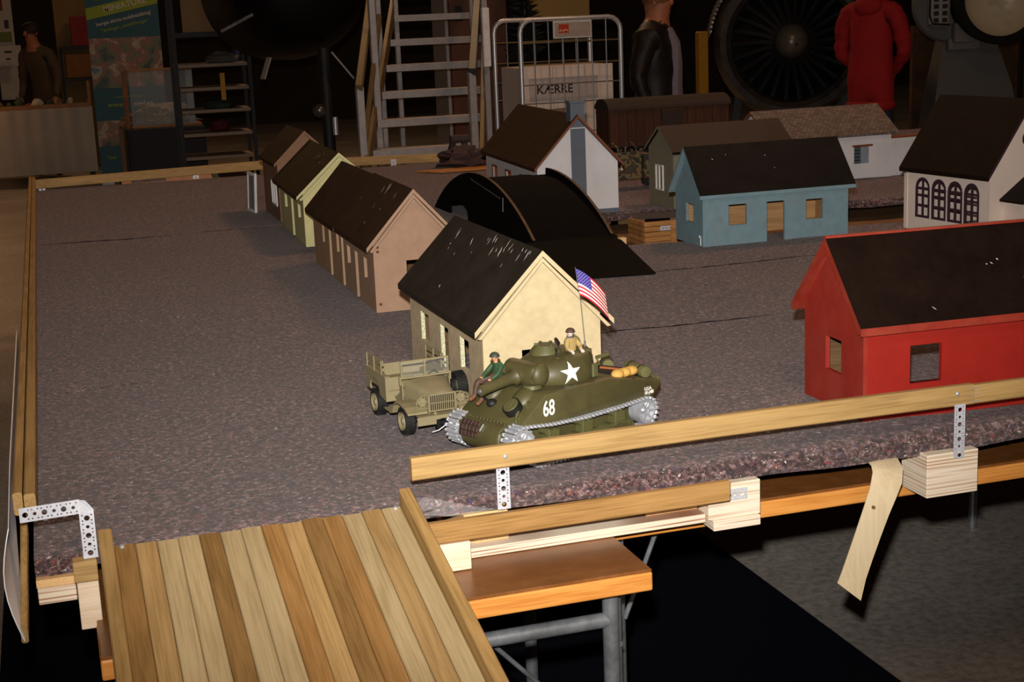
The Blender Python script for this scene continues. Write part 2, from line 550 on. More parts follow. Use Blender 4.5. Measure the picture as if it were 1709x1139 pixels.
# ------------------------------------------------------------------ felt
def felt_mat():
    m, nt, p = newmat('recycled_felt')
    mp = coords(nt, (1, 1, 1), False)
    mps = coords(nt, (0.8, 0.8, 1), False)
    fine = N(nt, 'ShaderNodeTexNoise', Scale=230, Detail=5, Roughness=0.75)
    fib = N(nt, 'ShaderNodeTexNoise', Scale=120, Detail=6, Roughness=0.75, Distortion=0.5)
    big = N(nt, 'ShaderNodeTexNoise', Scale=2.2, Detail=4, Roughness=0.6)
    nt.links.new(mp.outputs[0], fine.inputs['Vector'])
    nt.links.new(mps.outputs[0], fib.inputs['Vector'])
    nt.links.new(mp.outputs[0], big.inputs['Vector'])
    base = ramp(nt, fib.outputs['Fac'], [(0.39, '#150b0c'), (0.47, '#46302e'), (0.54, '#684b48'), (0.65, '#a88e89')])
    out = base.outputs[0]
    bt = ramp(nt, big.outputs['Fac'], [(0.3, (0.86, 0.84, 0.84, 1)), (0.7, (1.08, 1.06, 1.06, 1))])
    out = mix(nt, out, bt.outputs[0], 1.0, 'MULTIPLY')
    for seed, col, thr, sc in ((3.1, '#9c2f3a', 0.645, 105), (11.7, '#363a66', 0.64, 100), (23.3, '#f4f0ea', 0.655, 160), (31.9, '#3a1a26', 0.60, 70), (47.5, '#5f7a62', 0.68, 100), (61.5, '#a5522c', 0.67, 110)):
        mp2 = coords(nt, (0.7, 0.8, 1), False)
        mp2.inputs['Location'].default_value = (seed, seed * 2, seed)
        n = N(nt, 'ShaderNodeTexNoise', Scale=sc, Detail=3, Roughness=0.6)
        nt.links.new(mp2.outputs[0], n.inputs['Vector'])
        f = ramp(nt, n.outputs['Fac'], [(thr, (0, 0, 0, 1)), (thr + 0.05, (0.8, 0.8, 0.8, 1))])
        out = mix(nt, out, rgb(col), f.outputs[0])
    nt.links.new(out, p.inputs['Base Color'])
    p.inputs['Roughness'].default_value = 1.0
    p.inputs['Specular IOR Level'].default_value = 0.05
    p.inputs['Sheen Weight'].default_value = 0.25
    p.inputs['Sheen Roughness'].default_value = 0.6
    bump(nt, p, fine.outputs['Fac'], 0.9, 0.003)
    return m
M_FELT = felt_mat()

def wob(x, y):
    return (0.0016 * math.sin(3.1 * x + 1.7 * y) + 0.0012 * math.sin(7.3 * x - 4.1 * y + 1) + 0.0008 * math.sin(13 * x + 9 * y)
            + 0.0006 * math.sin(31 * x + 17 * y))

FELTS = []

def felt_sheet(label, xs, ycol, drape=None, flip=False):
    """columns at xs; ycol(x) gives near and far y; near edge may hang over the front; a true sheet with thickness"""
    b = B()
    th = 0.007
    cols = []
    for x in xs:
        y0, y1 = ycol(x)
        pr = []
        if drape:
            zb = drape(x)
            e = 0.004 * math.sin(9 * x) + 0.003 * math.sin(23 * x + 1)
            pr += [(y0 - 0.012 + e, zb), (y0 - 0.016 + e, zb + (FZ - zb) * 0.35), (y0 - 0.014 + e * 0.6, FZ - 0.017), (y0 - 0.006 + e * 0.3, FZ - 0.006)]
        ny = 26
        for i in range(ny + 1):
            y = y0 + (y1 - y0) * i / ny
            z = FZ + wob(x, y)
            if not drape and i == 0:
                z -= 0.001
            pr.append((y, z))
        cols.append([(x, y, z) for y, z in pr])
    n = len(cols[0])
    top = [[b.bm.verts.new(p) for p in c] for c in cols]
    bot = []
    for c in cols:
        r = []
        for i, p in enumerate(c):
            a, d = Vector(c[max(0, i - 1)]), Vector(c[min(n - 1, i + 1)])
            t = (d - a).normalized()
            nn = Vector((0, -t.z, t.y))
            r.append(b.bm.verts.new(Vector(p) - nn * th))
        bot.append(r)
    for i in range(len(cols) - 1):
        for k in range(n - 1):
            b.bm.faces.new((top[i][k], top[i + 1][k], top[i + 1][k + 1], top[i][k + 1]))
            b.bm.faces.new((bot[i][k], bot[i][k + 1], bot[i + 1][k + 1], bot[i + 1][k]))
        for k in (0, n - 1):
            b.bm.faces.new((top[i][k], top[i + 1][k], bot[i + 1][k], bot[i][k]))
    for i in (0, len(cols) - 1):
        for k in range(n - 1):
            b.bm.faces.new((top[i][k], top[i][k + 1], bot[i][k + 1], bot[i][k]))
    o = b.obj('felt_sheet', M_FELT, smooth=1.2, label=label, cat='felt', group='felt sheets covering the landscape')
    FELTS.append(o)
    return o

def lx(a, b_, n):
    return [a + (b_ - a) * i / n for i in range(n + 1)]

def drape_z(x):
    if x < 0.03:
        return 0.825 + 0.012 * math.sin(40 * x)
    if x < 0.5:
        return 0.838
    if x < 0.62:
        return 0.838 - 0.10 * (x - 0.5)
    return 0.822 - 0.010 * min(1, (x - 0.62) / 0.6) + 0.003 * math.sin(12 * x)
felt_sheet('purple-grey felt sheet nearest the camera, hanging over the front edge', lx(-0.078, 3.4, 150), lambda x: (2.185, 3.239 + 0.004 * math.sin(5 * x)), drape_z)
felt_sheet('purple-grey felt sheet between the two seams beside the red house roof', lx(-0.078, 4.2, 80), lambda x: (3.248 + 0.005 * math.sin(5 * x + 0.4), 3.967 + 0.003 * math.sin(4 * x)))
felt_sheet('purple-grey felt strip in front of the trench, under the blue house', lx(-0.078, 4.2, 80), lambda x: (3.976 + 0.004 * math.sin(4 * x + 0.5), 4.46 + 0.012 * math.sin(8 * x)))
felt_sheet('purple-grey felt sheet left of the black bridge, under the far row houses', lx(-0.078, 1.53, 40), lambda x: (4.46 + 0.012 * math.sin(8 * x) + 0.002, 5.688 if x < 0.5 else 5.697))
felt_sheet('purple-grey felt sheet filling the far left corner by the back rail', lx(-0.078, 1.53, 40), lambda x: (5.702, 7.82))
def back_edge(x):
    y = 5.44 - (x - 1.53) * 0.245 if x < 3.1 else 5.055
    return max(y, 5.0) + 0.01 * math.sin(14 * x)
felt_sheet('purple-grey felt sheet behind the trench, under the white and green houses', lx(1.534, 5.2, 90), lambda x: (back_edge(x), 7.8), lambda x: 0.822 + 0.004 * math.sin(18 * x))

# dark raised cords drawn along the lines where the felt sheets meet
M_SEAM = paint('seam_dark', '#14121c', 0.95, 0, 0.3, 60, 0.2, spec=0.05)
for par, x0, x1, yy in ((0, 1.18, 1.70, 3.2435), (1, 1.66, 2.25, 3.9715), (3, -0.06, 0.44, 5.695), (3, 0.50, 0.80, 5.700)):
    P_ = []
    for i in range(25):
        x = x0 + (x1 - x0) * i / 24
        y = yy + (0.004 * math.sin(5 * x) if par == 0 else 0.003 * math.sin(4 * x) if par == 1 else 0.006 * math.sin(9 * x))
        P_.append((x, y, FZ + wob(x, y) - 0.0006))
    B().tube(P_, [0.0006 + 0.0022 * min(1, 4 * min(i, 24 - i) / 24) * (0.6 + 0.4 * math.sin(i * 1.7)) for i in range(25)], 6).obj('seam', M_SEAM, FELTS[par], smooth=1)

# wooden things standing in the trench
tr = thing('trench_crate', 'slatted wooden support crate in the trench beside the blue house', 'crate', (2.035, 4.875, 0.77))
M_CRATE = wood('crate_boards', '#b9824a', '#6f4620', 0, 1.2, 0.7, 0.15)
for k in range(5):
    B().b2(0, 0.24, 0, 0.012, 0.001 + k * 0.0185, 0.0175 + k * 0.0185, 0.0012).obj('board', M_CRATE, tr)
for k in range(5):
    B().b2(0.0, 0.012, 0.013, 0.16, 0.001 + k * 0.0185, 0.0175 + k * 0.0185, 0.0012).obj('board', M_CRATE, tr)
B().b2(0.10, 0.13, -0.007, -0.0005, 0.0, 0.092, 0.001).obj('cleat', M_CRATE, tr)
B().plate(rect(0.06, 0.058, 0.20, 0.075), [circ(0.07 + k * 0.014, 0.0665, 0.0035, 8) for k in range(9)], 0.0015, frame((0, -0.0025, 0), (1, 0, 0), (0, 0, 1))).obj('perforated_strip', M_GALV, tr)
B().b2(1.86, 1.92, 4.50, 5.3, 0.7695, 0.79, 0.002).obj('trench_batten', M_CRATE, label='brown batten lying in the trench right beside the black bridge', cat='batten')
B().bar((2.70, 4.95, 0.783), (3.02, 4.52, 0.783), 0.035, 0.024, 0.002).obj('trench_batten', M_CRATE, label='pale batten lying slantwise in the trench next to the church', cat='batten')

# ------------------------------------------------------------------ edge rails
def timber(name, label, p0, p1, w, h, m, cat='rail', bev=0.0025, bow=0.0, n=12):
    p0, p1 = Vector(p0), Vector(p1)
    d = p1 - p0
    b = B()
    t = d.normalized()
    s = t.cross(Vector((0, 0, 1))).normalized()
    rings = []
    for i in range(n + 1):
        f = i / n
        c = p0 + d * f + Vector((0, 0, 1)) * bow * math.sin(PI * f)
        q = [(-1, -1), (1, -1), (1, 1), (-1, 1)]
        ring = []
        for a, e in q:
            cc = c + s * a * w / 2 + Vector((0, 0, 1)) * e * h / 2
            ring.append(cc + s * (-a) * bev)
            ring.append(cc + Vector((0, 0, -e)) * bev)
        o = []
        for k in range(4):
            A, Bq = ring[2 * k], ring[2 * k + 1]
            o += [A, Bq] if k % 2 == 0 else [Bq, A]
        # order around the section
        cen = c
        o.sort(key=lambda P: math.atan2((P - cen).dot(Vector((0, 0, 1))) / h, (P - cen).dot(s) / w))
        rings.append(o)
    b.loft(rings)
    return b.obj(name, m, label=label, cat=cat)

fr = timber('edge_rail', 'pale wooden rail along the front edge, in front of the tank', (0.496, 2.162, 0.915), (1.522, 2.162, 0.917), 0.016, 0.037, M_RAIL, bow=0.003)
B().sph((0.650, 2.153, 0.9175), (0.004, 0.0018, 0.004), 12).obj('screw', M_CHROME, fr, smooth=1)
B().sph((1.488, 2.153, 0.922), (0.004, 0.0018, 0.004), 12).obj('screw', M_CHROME, fr, smooth=1)
fr2 = timber('edge_rail', 'pale wooden rail at the right end of the front edge, before the red house', (1.5225, 2.162, 0.916), (2.7, 2.162, 0.913), 0.016, 0.034, M_RAIL)
for k in range(3):
    B().b2(1.516, 1.532, 2.1525, 2.1545, 0.904 + k * 0.012, 0.9052 + k * 0.012).obj('staple', M_CHROME, fr2)
timber('edge_rail', 'inner timber of the double rail along the left edge of the felt', (-0.067, 7.70, 0.912), (-0.076, 2.24, 0.913), 0.017, 0.036, M_RAILY, n=20)
timber('edge_rail', 'outer timber of the double rail along the left edge, beside the white sheet', (-0.083, 7.74, 0.911), (-0.094, 2.26, 0.911), 0.014, 0.036, M_RAILY, n=20)
timber('edge_rail', 'wooden rail along the back edge, left of the row houses', (-0.085, 7.77, 0.886), (1.12, 7.86, 0.897), 0.02, 0.046, M_RAIL)
timber('edge_rail', 'wooden rail along the back edge, in front of the aluminium stairs', (1.13, 7.86, 0.893), (2.45, 7.80, 0.865), 0.02, 0.046, M_RAIL)

HOLES = []
def strap_holes(w, length, pitch=0.0135):
    hs = []
    k = 0
    y = pitch * 0.6
    while y < length - 0.005:
        hs.append(circ(0, y, 0.0042 if k % 2 == 0 else 0.0027, 10))
        for s in (-1, 1):
            hs.append(circ(s * w * 0.31, y + pitch * 0.33, 0.0013, 6))
            if y + pitch * 0.75 < length - 0.004:
                hs.append(circ(s * w * 0.31, y + pitch * 0.72, 0.0013, 6))
        y += pitch
        k += 1
    return [h for h in hs if max(q[1] for q in h) < length - 0.001]

def strap(name, label, o, xdir, ydir, w, length, cat='strap', parent=None):
    b = B().plate(rect(-w / 2, 0, w / 2, length), strap_holes(w, length), 0.0012, frame(o, xdir, ydir))
    return b.obj(name, M_GALV, parent, label=label, cat=cat)
s1 = strap('perforated_strap', 'perforated metal strap holding the rail left of the tank tracks', (0.648, 2.1655, 0.826), (1, 0, 0), (0, 0, 1), 0.022, 0.10)
B().sph((0.648, 2.1630, 0.834), (0.0035, 0.0015, 0.0035), 10).obj('screw', paint('brass', '#a8843c', 0.35, 1), s1, smooth=1)
s2 = strap('perforated_strap', 'perforated metal strap holding the rail below the red house', (1.490, 2.1495, 0.805), (1, 0, 0), (0, 0, 1), 0.022, 0.099)
B().sph((1.490, 2.1475, 0.811), (0.0035, 0.0015, 0.0035), 10).obj('screw', M_DARK, s2, smooth=1)
s3 = strap('perforated_strap', 'perforated metal plate at the right end of the lower batten', (1.032, 2.1535, 0.797), (0, 0, 1), (1, 0, 0), 0.020, 0.045)
B().sph((1.043, 2.152, 0.797), (0.003, 0.0015, 0.003), 10).obj('screw', M_DARK, s3, smooth=1)
sL = thing('perforated_strap', 'bent white perforated strap at the front left corner, beside the ramp', 'strap', (0, 0, 0))
strap('strap_arm', None, (-0.090, 2.152, 0.926), (0, 0.0, -1), (1, 0, 0.03), 0.022, 0.085, None, sL)
strap('strap_arm', None, (0.003, 2.150, 0.848), (1, 0, 0), (0, 0, 1), 0.021, 0.070, None, sL)
B().poly([(-0.006, 2.152, 0.918), (0.0135, 2.150, 0.917), (0.0135, 2.150, 0.922), (0.003, 2.150, 0.937), (-0.006, 2.152, 0.938),
          (-0.006, 2.1535, 0.918), (0.0135, 2.1515, 0.917), (0.0135, 2.1515, 0.922), (0.003, 2.1515, 0.937), (-0.006, 2.1535, 0.938)],
         [(0, 1, 2, 3, 4), (5, 9, 8, 7, 6), (0, 5, 6, 1), (1, 6, 7, 2), (2, 7, 8, 3), (3, 8, 9, 4), (4, 9, 5, 0)]).obj('strap_corner', M_GALV, sL)
for lab, x, y, z in (('short perforated strap under the back rail at the far left corner', -0.032, 7.79, 0.848), ('short perforated strap under the back rail, left of the row houses', 0.74, 7.83, 0.852), ('short perforated strap under the back rail, before the aluminium stairs', 1.80, 7.82, 0.832)):
    strap('perforated_strap', lab, (x, y, z), (1, 0, 0), (0, 0, 1), 0.030, 0.05)

# ------------------------------------------------------------------ blocks and battens under the front edge
def blk(name, label, m, x0, x1, y0, y1, z0, z1, cat='block', bev=0.001):
    o = B().b2(-(x1 - x0) / 2, (x1 - x0) / 2, -(y1 - y0) / 2, (y1 - y0) / 2, 0, z1 - z0, bev).obj(name, m, label=label, cat=cat, loc=((x0 + x1) / 2, (y0 + y1) / 2, z0))
    return o
blk('lower_batten', 'brown wooden batten running below the front rail, right of the ramp', M_BATTEN, 0.503, 1.030, 2.120, 2.134, 0.7985, 0.834, 'batten', 0.002)
blk('laminated_block', 'laminated timber block behind the right end of the lower batten', M_LVL, 1.005, 1.102, 2.155, 2.215, 0.756, 0.8175)
blk('laminated_block', 'laminated timber block under the perforated strap of the red house', M_LVL, 1.427, 1.532, 2.151, 2.233, 0.737, 0.8165)
blk('laminated_block', 'thin laminated foot under the block at the lower batten end', M_LVL, 1.012, 1.10, 2.150, 2.216, 0.7375, 0.7555)
blk('chipboard_block', 'small chipboard block under the felt, behind the lower batten by the ramp', M_CHIP, 0.585, 0.66, 2.186, 2.3, 0.7675, 0.818)
blk('chipboard_block', 'chipboard strip under the felt, left of the laminated block', M_CHIP, 0.905, 1.0, 2.19, 2.3, 0.7675, 0.818)
blk('plywood_sheet', 'striped plywood sheet lying on the folding table under the lower batten', M_PLY, 0.585, 1.003, 2.163, 2.44, 0.751, 0.767, 'board')
blk('plywood_sheet', 'striped plywood edge peeping out under the felt beside the ramp top', M_PLY, 0.503, 0.58, 2.190, 2.215, 0.8185, 0.836, 'board')
blk('pine_block', 'white pine block on the folding table, touching the right ramp rail', M_PINE, 0.500, 0.576, 2.118, 2.178, 0.7512, 0.7975)
blk('pine_block', 'white pine beam end left of the ramp, under a brown offcut', M_PINE, -0.021, 0.010, 2.148, 2.35, 0.738, 0.8145)
blk('wood_offcut', 'brown wooden offcut on the pine beam left of the ramp', M_RAIL, -0.024, 0.0105, 2.140, 2.165, 0.815, 0.847)
blk('chipboard_block', 'chipboard base edge at the front left corner, under the hanging felt', M_CHIP, -0.078, -0.0225, 2.155, 2.21, 0.8095, 0.822)
blk('plywood_sheet', 'striped plywood edge at the front left corner of the platform', M_PLY, -0.077, -0.0225, 2.155, 2.45, 0.784, 0.809, 'board')
# clear tape over the felt corner
m, nt, p = newmat('clear_tape')
p.inputs['Base Color'].default_value = (0.9, 0.88, 0.9, 1)
p.inputs['Roughness'].default_value = 0.15
p.inputs['Alpha'].default_value = 0.12
M_TAPE = m
B().poly([(0.497, 2.1635, 0.852), (0.515, 2.1610, 0.866), (0.56, 2.160, 0.852), (0.60, 2.1605, 0.838), (0.635, 2.161, 0.829), (0.56, 2.1595, 0.828), (0.50, 2.162, 0.838)], [(0, 1, 2, 3, 4, 5, 6)]).obj('clear_tape', M_TAPE, label='shiny clear tape stuck over the felt corner beside the ramp', cat='tape')

# white plastic skirt and its batten, left corner
b = B()
g = []
for i in range(25):
    y = 2.08 + 1.5 * (i / 24) ** 1.4
    k = max(0, 1 - (y - 2.08) / 0.35)
    row = []
    zb = 0.762 + 0.12 * (1 - k) ** 0.7
    for j in range(9):
        f = j / 8
        z = 0.932 + (zb - 0.932) * f
        x = -0.1025 - 0.016 * k * math.sin(PI * f) - 0.003 * (1 - k) + 0.004 * k * f
        row.append((x, y, z))
    g.append(row)
vs = [q for r in g for q in r] + [(q[0] - 0.0015, q[1], q[2]) for r in g for q in r]
nn = 25 * 9
fs = []
for i in range(24):
    for j in range(8):
        a = i * 9 + j
        fs += [(a, a + 1, a + 10, a + 9), (nn + a, nn + a + 9, nn + a + 10, nn + a + 1)]
    fs += [(i * 9, i * 9 + 9, nn + i * 9 + 9, nn + i * 9), (i * 9 + 8, nn + i * 9 + 8, nn + i * 9 + 17, i * 9 + 17)]
for j in range(8):
    fs += [(j, nn + j, nn + j + 1, j + 1), (24 * 9 + j, 24 * 9 + j + 1, nn + 24 * 9 + j + 1, nn + 24 * 9 + j)]
b.poly(vs, fs).obj('plastic_skirt', paint('white_plastic', '#e9e9ee', 0.3, 0, 0.03, 8, 0), smooth=0.9, label='white plastic sheet hanging along the left edge, bulging at the front corner', cat='sheet')
timber('skirt_batten', 'dark wooden batten slanting down behind the white plastic sheet', (-0.099, 2.085, 0.770), (-0.088, 2.24, 0.880), 0.010, 0.026, M_RAILY, 'batten')

# bent veneer strip hanging in front
pts = [(1.350, 2.200, 0.812), (1.350, 2.172, 0.812), (1.344, 2.148, 0.807), (1.333, 2.130, 0.795), (1.319, 2.120, 0.774), (1.303, 2.115, 0.744), (1.287, 2.114, 0.705), (1.270, 2.112, 0.665), (1.256, 2.108, 0.636), (1.242, 2.100, 0.610)]
b = B()
vs, fs = [], []
for i, (x, y, z) in enumerate(pts):
    a, c = Vector(pts[max(0, i - 1)]), Vector(pts[min(len(pts) - 1, i + 1)])
    t = (c - a).normalized()
    s = Vector((1, 0, 0)) - t * t.x
    s.normalize()
    nrm = t.cross(s)
    hw = 0.0290 - 0.0006 * i
    for sg, o in ((-1, 0), (1, 0), (1, 0.0018), (-1, 0.0018)):
        vs.append(Vector((x, y, z)) + s * sg * hw + nrm * o + (Vector((0, 0, -0.008)) * sg if i == len(pts) - 1 else Vector()))
for i in range(len(pts) - 1):
    for k in range(4):
        fs.append((i * 4 + k, i * 4 + (k + 1) % 4, i * 4 + 4 + (k + 1) % 4, i * 4 + 4 + k))
fs += [(0, 1, 2, 3), tuple(range(len(vs) - 4, len(vs)))]
vn = b.poly(vs, fs).obj('veneer_strip', wood('birch_veneer', '#dcc8a4', '#cbb48c', 2, 0.5, 0.6, 0.02), smooth=0.6, label='pale bent plywood strip hanging down from the front edge', cat='strip')
B().cyl((1.296, 2.1100, 0.752), (1.296, 2.1140, 0.752), 0.003, None, 10).obj('knot', paint('knot', '#7b5330', 0.7), vn)

# ------------------------------------------------------------------ plank ramp
ramp_t = thing('plank_ramp', 'plank ramp sloping down from the felt towards the camera', 'ramp', (0.037, 2.178, 0.8525))
SL = math.atan(0.2183)
ramp_t.rotation_euler = (SL, 0, 0)
RW = [wood('ramp_tan', '#b49260', '#8c6c3e', 1, 1.0, 0.5, 0.12), wood('ramp_green', '#b7a077', '#917b52', 1, 1.0, 0.5, 0.10),
      wood('ramp_orange', '#a67c48', '#7a5428', 1, 1.0, 0.5, 0.12), wood('ramp_brown', '#967242', '#6a4c26', 1, 1.3, 0.5, 0.10)]
order = [3, 0, 1, 1, 3, 1, 1, 2, 0, 3, 2, 1, 0, 1]
plankme = []
for k in range(4):
    plankme.append(B().b2(-0.01545, 0.01545, -0.98, 0, -0.016, 0, 0.0016).mesh('plank', RW[k]))
for k, c in enumerate(order):
    inst('plank', plankme[c], ramp_t, (0.0158 + k * 0.0316, -0.002 * (k % 3), random.uniform(-0.0006, 0.0006)))
for x0, x1, nm in ((-0.021, -0.0005, 'l'), (0.4432, 0.462, 'r')):
    B().b2(x0, x1, -0.98, 0.012, -0.022, 0.024, 0.002).obj('side_rail', M_RAILY, ramp_t)
for x in (0.012, 0.433):
    B().cyl((x, -0.008, 0), (x, -0.008, 0.0035), 0.004, 0.003, 10).obj('screw', M_CHROME, ramp_t, smooth=0.8)
for x in (0.03, 0.41):
    B().bar((x, -0.93, -0.017), (x, -0.93 - 0.62 * math.sin(SL), -0.017 - 0.607), 0.03, 0.03, 0.002).obj('leg', M_RAILY, ramp_t)
B().b2(0, 0.44, -0.95, -0.91, -0.035, -0.0165, 0.001).obj('cross_batten', M_RAIL, ramp_t)
# ================================================================== MODEL HOUSES
def roofmat(name, col, chips=0.0, chipcol='#e8e2d2', rough=0.55, stretch=(1, 0.18, 1), var=0.25):
    m, nt, p = newmat(name)
    mp = coords(nt)
    n = N(nt, 'ShaderNodeTexNoise', Scale=14, Detail=8, Roughness=0.7)
    nt.links.new(mp.outputs[0], n.inputs['Vector'])
    c = tuple(x * 0.62 for x in rgb(col)[:3])
    lo = tuple(x * (1 - var) for x in c[:3]) + (1,)
    hi = tuple(min(1, x * (1 + var * 1.6)) for x in c[:3]) + (1,)
    out = ramp(nt, n.outputs['Fac'], [(0.35, lo), (0.75, hi)]).outputs[0]
    if chips:
        mp2 = coords(nt, (18, 60, 18), True, (0, 0, 0.35))
        v = N(nt, 'ShaderNodeTexNoise', Scale=1.0, Detail=2, Roughness=0.4)
        nt.links.new(mp2.outputs[0], v.inputs['Vector'])
        mp3 = coords(nt, (5, 5, 5))
        q = N(nt, 'ShaderNodeTexNoise', Scale=1.0, Detail=2)
        nt.links.new(mp3.outputs[0], q.inputs['Vector'])
        ad = N(nt, 'ShaderNodeMath', _operation='MULTIPLY')
        nt.links.new(v.outputs['Fac'], ad.inputs[0])
        nt.links.new(q.outputs['Fac'], ad.inputs[1])
        t = 0.47 - chips * 0.06
        f = ramp(nt, ad.outputs[0], [(t, (0, 0, 0, 1)), (t + 0.015, (0.9, 0.9, 0.9, 1))])
        out = mix(nt, out, rgb(chipcol), f.outputs[0])
    nt.links.new(out, p.inputs['Base Color'])
    p.inputs['Roughness'].default_value = rough
    p.inputs['Specular IOR Level'].default_value = 0.1
    bump(nt, p, n.outputs['Fac'], 0.2, 0.001)
    return m

M_RAWL = wood('raw_plywood_light', '#b98f60', '#8a6238', 1, 0.6, 0.8, 0.05)
M_RAW = wood('raw_plywood', '#6f5336', '#46321f', 1, 0.6, 0.8, 0.05)

def mk_chips(seed, n, v0, v1, q0, q1, ln=0.022, sd=0):
    r = random.Random(seed)
    return [(r.uniform(v0, v1), r.uniform(q0, q1) ** 1.0, ln * r.uniform(0.3, 1.1), r.uniform(0.0015, 0.0042), r.uniform(0.15, 0.75), sd) for _ in range(n)]

def arch(x0, z0, x1, z1, n=8):
    r = (x1 - x0) / 2
    cx = (x0 + x1) / 2
    return [(x0, z0), (x1, z0)] + [(cx + r * math.cos(PI * k / n), z1 - r + r * math.sin(PI * k / n)) for k in range(n + 1)]

def house(name, label, x, y, rz, L, Wd, hr, os_, oe, ez, mw, mr, mt=None, op=None, th=0.009, rth=0.008, frames=None, cat='model house', mg=None, eave_trim=False, chips=None, mi=None):
    """op: dict F/B/L/R -> list of outlines in (along, z); frames: list of (side, a0, z0, a1, z1, material, bars)"""
    t = thing(name, label, cat, (x, y, FZ + 0.001), rz)
    op = op or {}
    mi = mi or M_RAW
    mt = mt or mw
    m = (hr - ez) / (Wd / 2 + os_)
    dt = rth * math.sqrt(1 + m * m)
    hw = ez + m * os_ - dt
    hp = hr - dt - m * 0.0
    gable = [(0, 0), (Wd, 0), (Wd, hw), (Wd / 2, hp), (0, hw)]
    def cut(outer, holes):
        """door openings that reach the ground notch the outline"""
        hs = []
        o = list(outer)
        for h in holes:
            if min(p[1] for p in h) <= 0.0005:
                a0, a1, zt = min(p[0] for p in h), max(p[0] for p in h), max(p[1] for p in h)
                o = [o[0]] + [(a0, 0), (a0, zt), (a1, zt), (a1, 0)] + o[1:]
            else:
                hs.append(h)
        return o, hs
    o, h = cut(gable, op.get('F', []))
    B().plate(o, h, th, frame((0, th, 0), (1, 0, 0), (0, 0, 1))).obj('gable_wall', [mg or mw, mi], t, pick=lambda f: 1 if f.normal.y > 0.7 else 0)
    o, h = cut(gable, op.get('B', []))
    B().plate(o, h, th, frame((0, L, 0), (1, 0, 0), (0, 0, 1))).obj('gable_wall', [mg or mw, mi], t, pick=lambda f: 1 if f.normal.y < -0.7 else 0)
    side = [(th, 0), (L - th, 0), (L - th, hw), (th, hw)]
    o, h = cut(side, op.get('L', []))
    B().plate(o, h, th, frame((0, 0, 0), (0, 1, 0), (0, 0, 1))).obj('side_wall', [mw, mi], t, pick=lambda f: 1 if f.normal.x > 0.7 else 0)
    o, h = cut(side, op.get('R', []))
    B().plate(o, h, th, frame((Wd - th, 0, 0), (0, 1, 0), (0, 0, 1))).obj('side_wall', [mw, mi], t, pick=lambda f: 1 if f.normal.x < -0.7 else 0)
    for s in (0, 1):
        pr = [(-os_, ez), (Wd / 2, hr), (Wd / 2, hr - dt), (-os_, ez - dt)]
        if s:
            pr = [(Wd - a, b_) for a, b_ in pr]
        B().prism(pr, -oe, L + oe, 'xz').obj('roof_panel', [mr, mt], t, pick=lambda f: 0 if (f.normal.z > 0.3 or (not eave_trim and abs(f.normal.y) < 0.5)) else 1)
    for (v, q, ln, wd, an, sd) in (chips or []):    # v along ridge, q down the slope (0 ridge .. 1 eave)
        u = Wd / 2 - q * (Wd / 2 + os_)
        zz = hr - q * (hr - ez)
        sl = math.atan2(hr - ez, Wd / 2 + os_)
        Mx = Matrix.Rotation(-sl, 4, 'Y') @ Matrix.Rotation(an, 4, 'Z')
        if sd:
            u = Wd - u
            Mx = Matrix.Rotation(sl, 4, 'Y') @ Matrix.Rotation(an, 4, 'Z')
        B().poly([Mx @ Vector(c_) + Vector((u, v, zz)) for c_ in ((-ln / 2, 0, 0.0006), (-ln * 0.1, -wd / 2, 0.0006), (ln / 2, wd * 0.1, 0.0006), (ln * 0.15, wd / 2, 0.0006))], [(0, 1, 2, 3)]).obj('paint_chip', M_WHITE, t)
    for fr_ in (frames or []):
        s, a0, z0, a1, z1, fm, nb = fr_
        b = B()
        w = 0.006
        if s in 'LR':
            X = -0.0025 if s == 'L' else Wd + 0.0025
            Q = lambda a, c, zc, hh: b.box((X, a, zc), (0.006, c, hh))
        else:
            Q = lambda a, c, zc, hh: b.box((a, -0.0025, zc), (c, 0.006, hh))
        Q(a0 - w / 2, w, (z0 + z1) / 2, z1 - z0 + 2 * w)
        Q(a1 + w / 2, w, (z0 + z1) / 2, z1 - z0 + 2 * w)
        Q((a0 + a1) / 2, a1 - a0, z0 - w / 2, w)
        Q((a0 + a1) / 2, a1 - a0, z1 + w / 2, w)
        for k in range(nb):
            Q(a0 + (a1 - a0) * (k + 1) / (nb + 1), 0.004, (z0 + z1) / 2, z1 - z0)
        b.obj('window_frame', fm, t)
    return t, hw, m

R9 = -PI / 2
M_CREAM = paint('cream_wall', '#c6b48c', 0.75, 0, 0.08, 60, 0.2, '#a8936a', 0.45, 14)
M_CREAMDIRT = paint('cream_wall_grimed', '#c4ad8a', 0.8, 0, 0.18, 60, 0.25, '#857460', 0.5, 10)
M_ROOFBLK = roofmat('roof_black', '#3d362f', 0)
M_ROOFBRN = roofmat('roof_brown', '#4c3629', 0)
h1, hw1, _ = house('model_house', 'cream wooden model house with scratched black roof behind the tank', 0.756, 2.621, 0.008, 0.561, 0.241, 0.319, 0.021, 0.021, 0.174, M_CREAMDIRT, M_ROOFBLK, M_CREAM,
      {'L': [rect(0.097, 0.068, 0.160, 0.132), rect(0.247, 0.0, 0.307, 0.130), rect(0.402, 0.066, 0.469, 0.130)], 'F': [rect(0.078, 0.060, 0.142, 0.126)]}, mg=M_CREAM, chips=mk_chips(4, 22, 0.02, 0.50, 0.06, 0.22, 0.026) + mk_chips(5, 6, 0.05, 0.5, 0.3, 0.95, 0.012))
M_SPECK = paint('speckled_filler', '#d8c79b', 0.8, 0, 0.9, 500, 0.2)
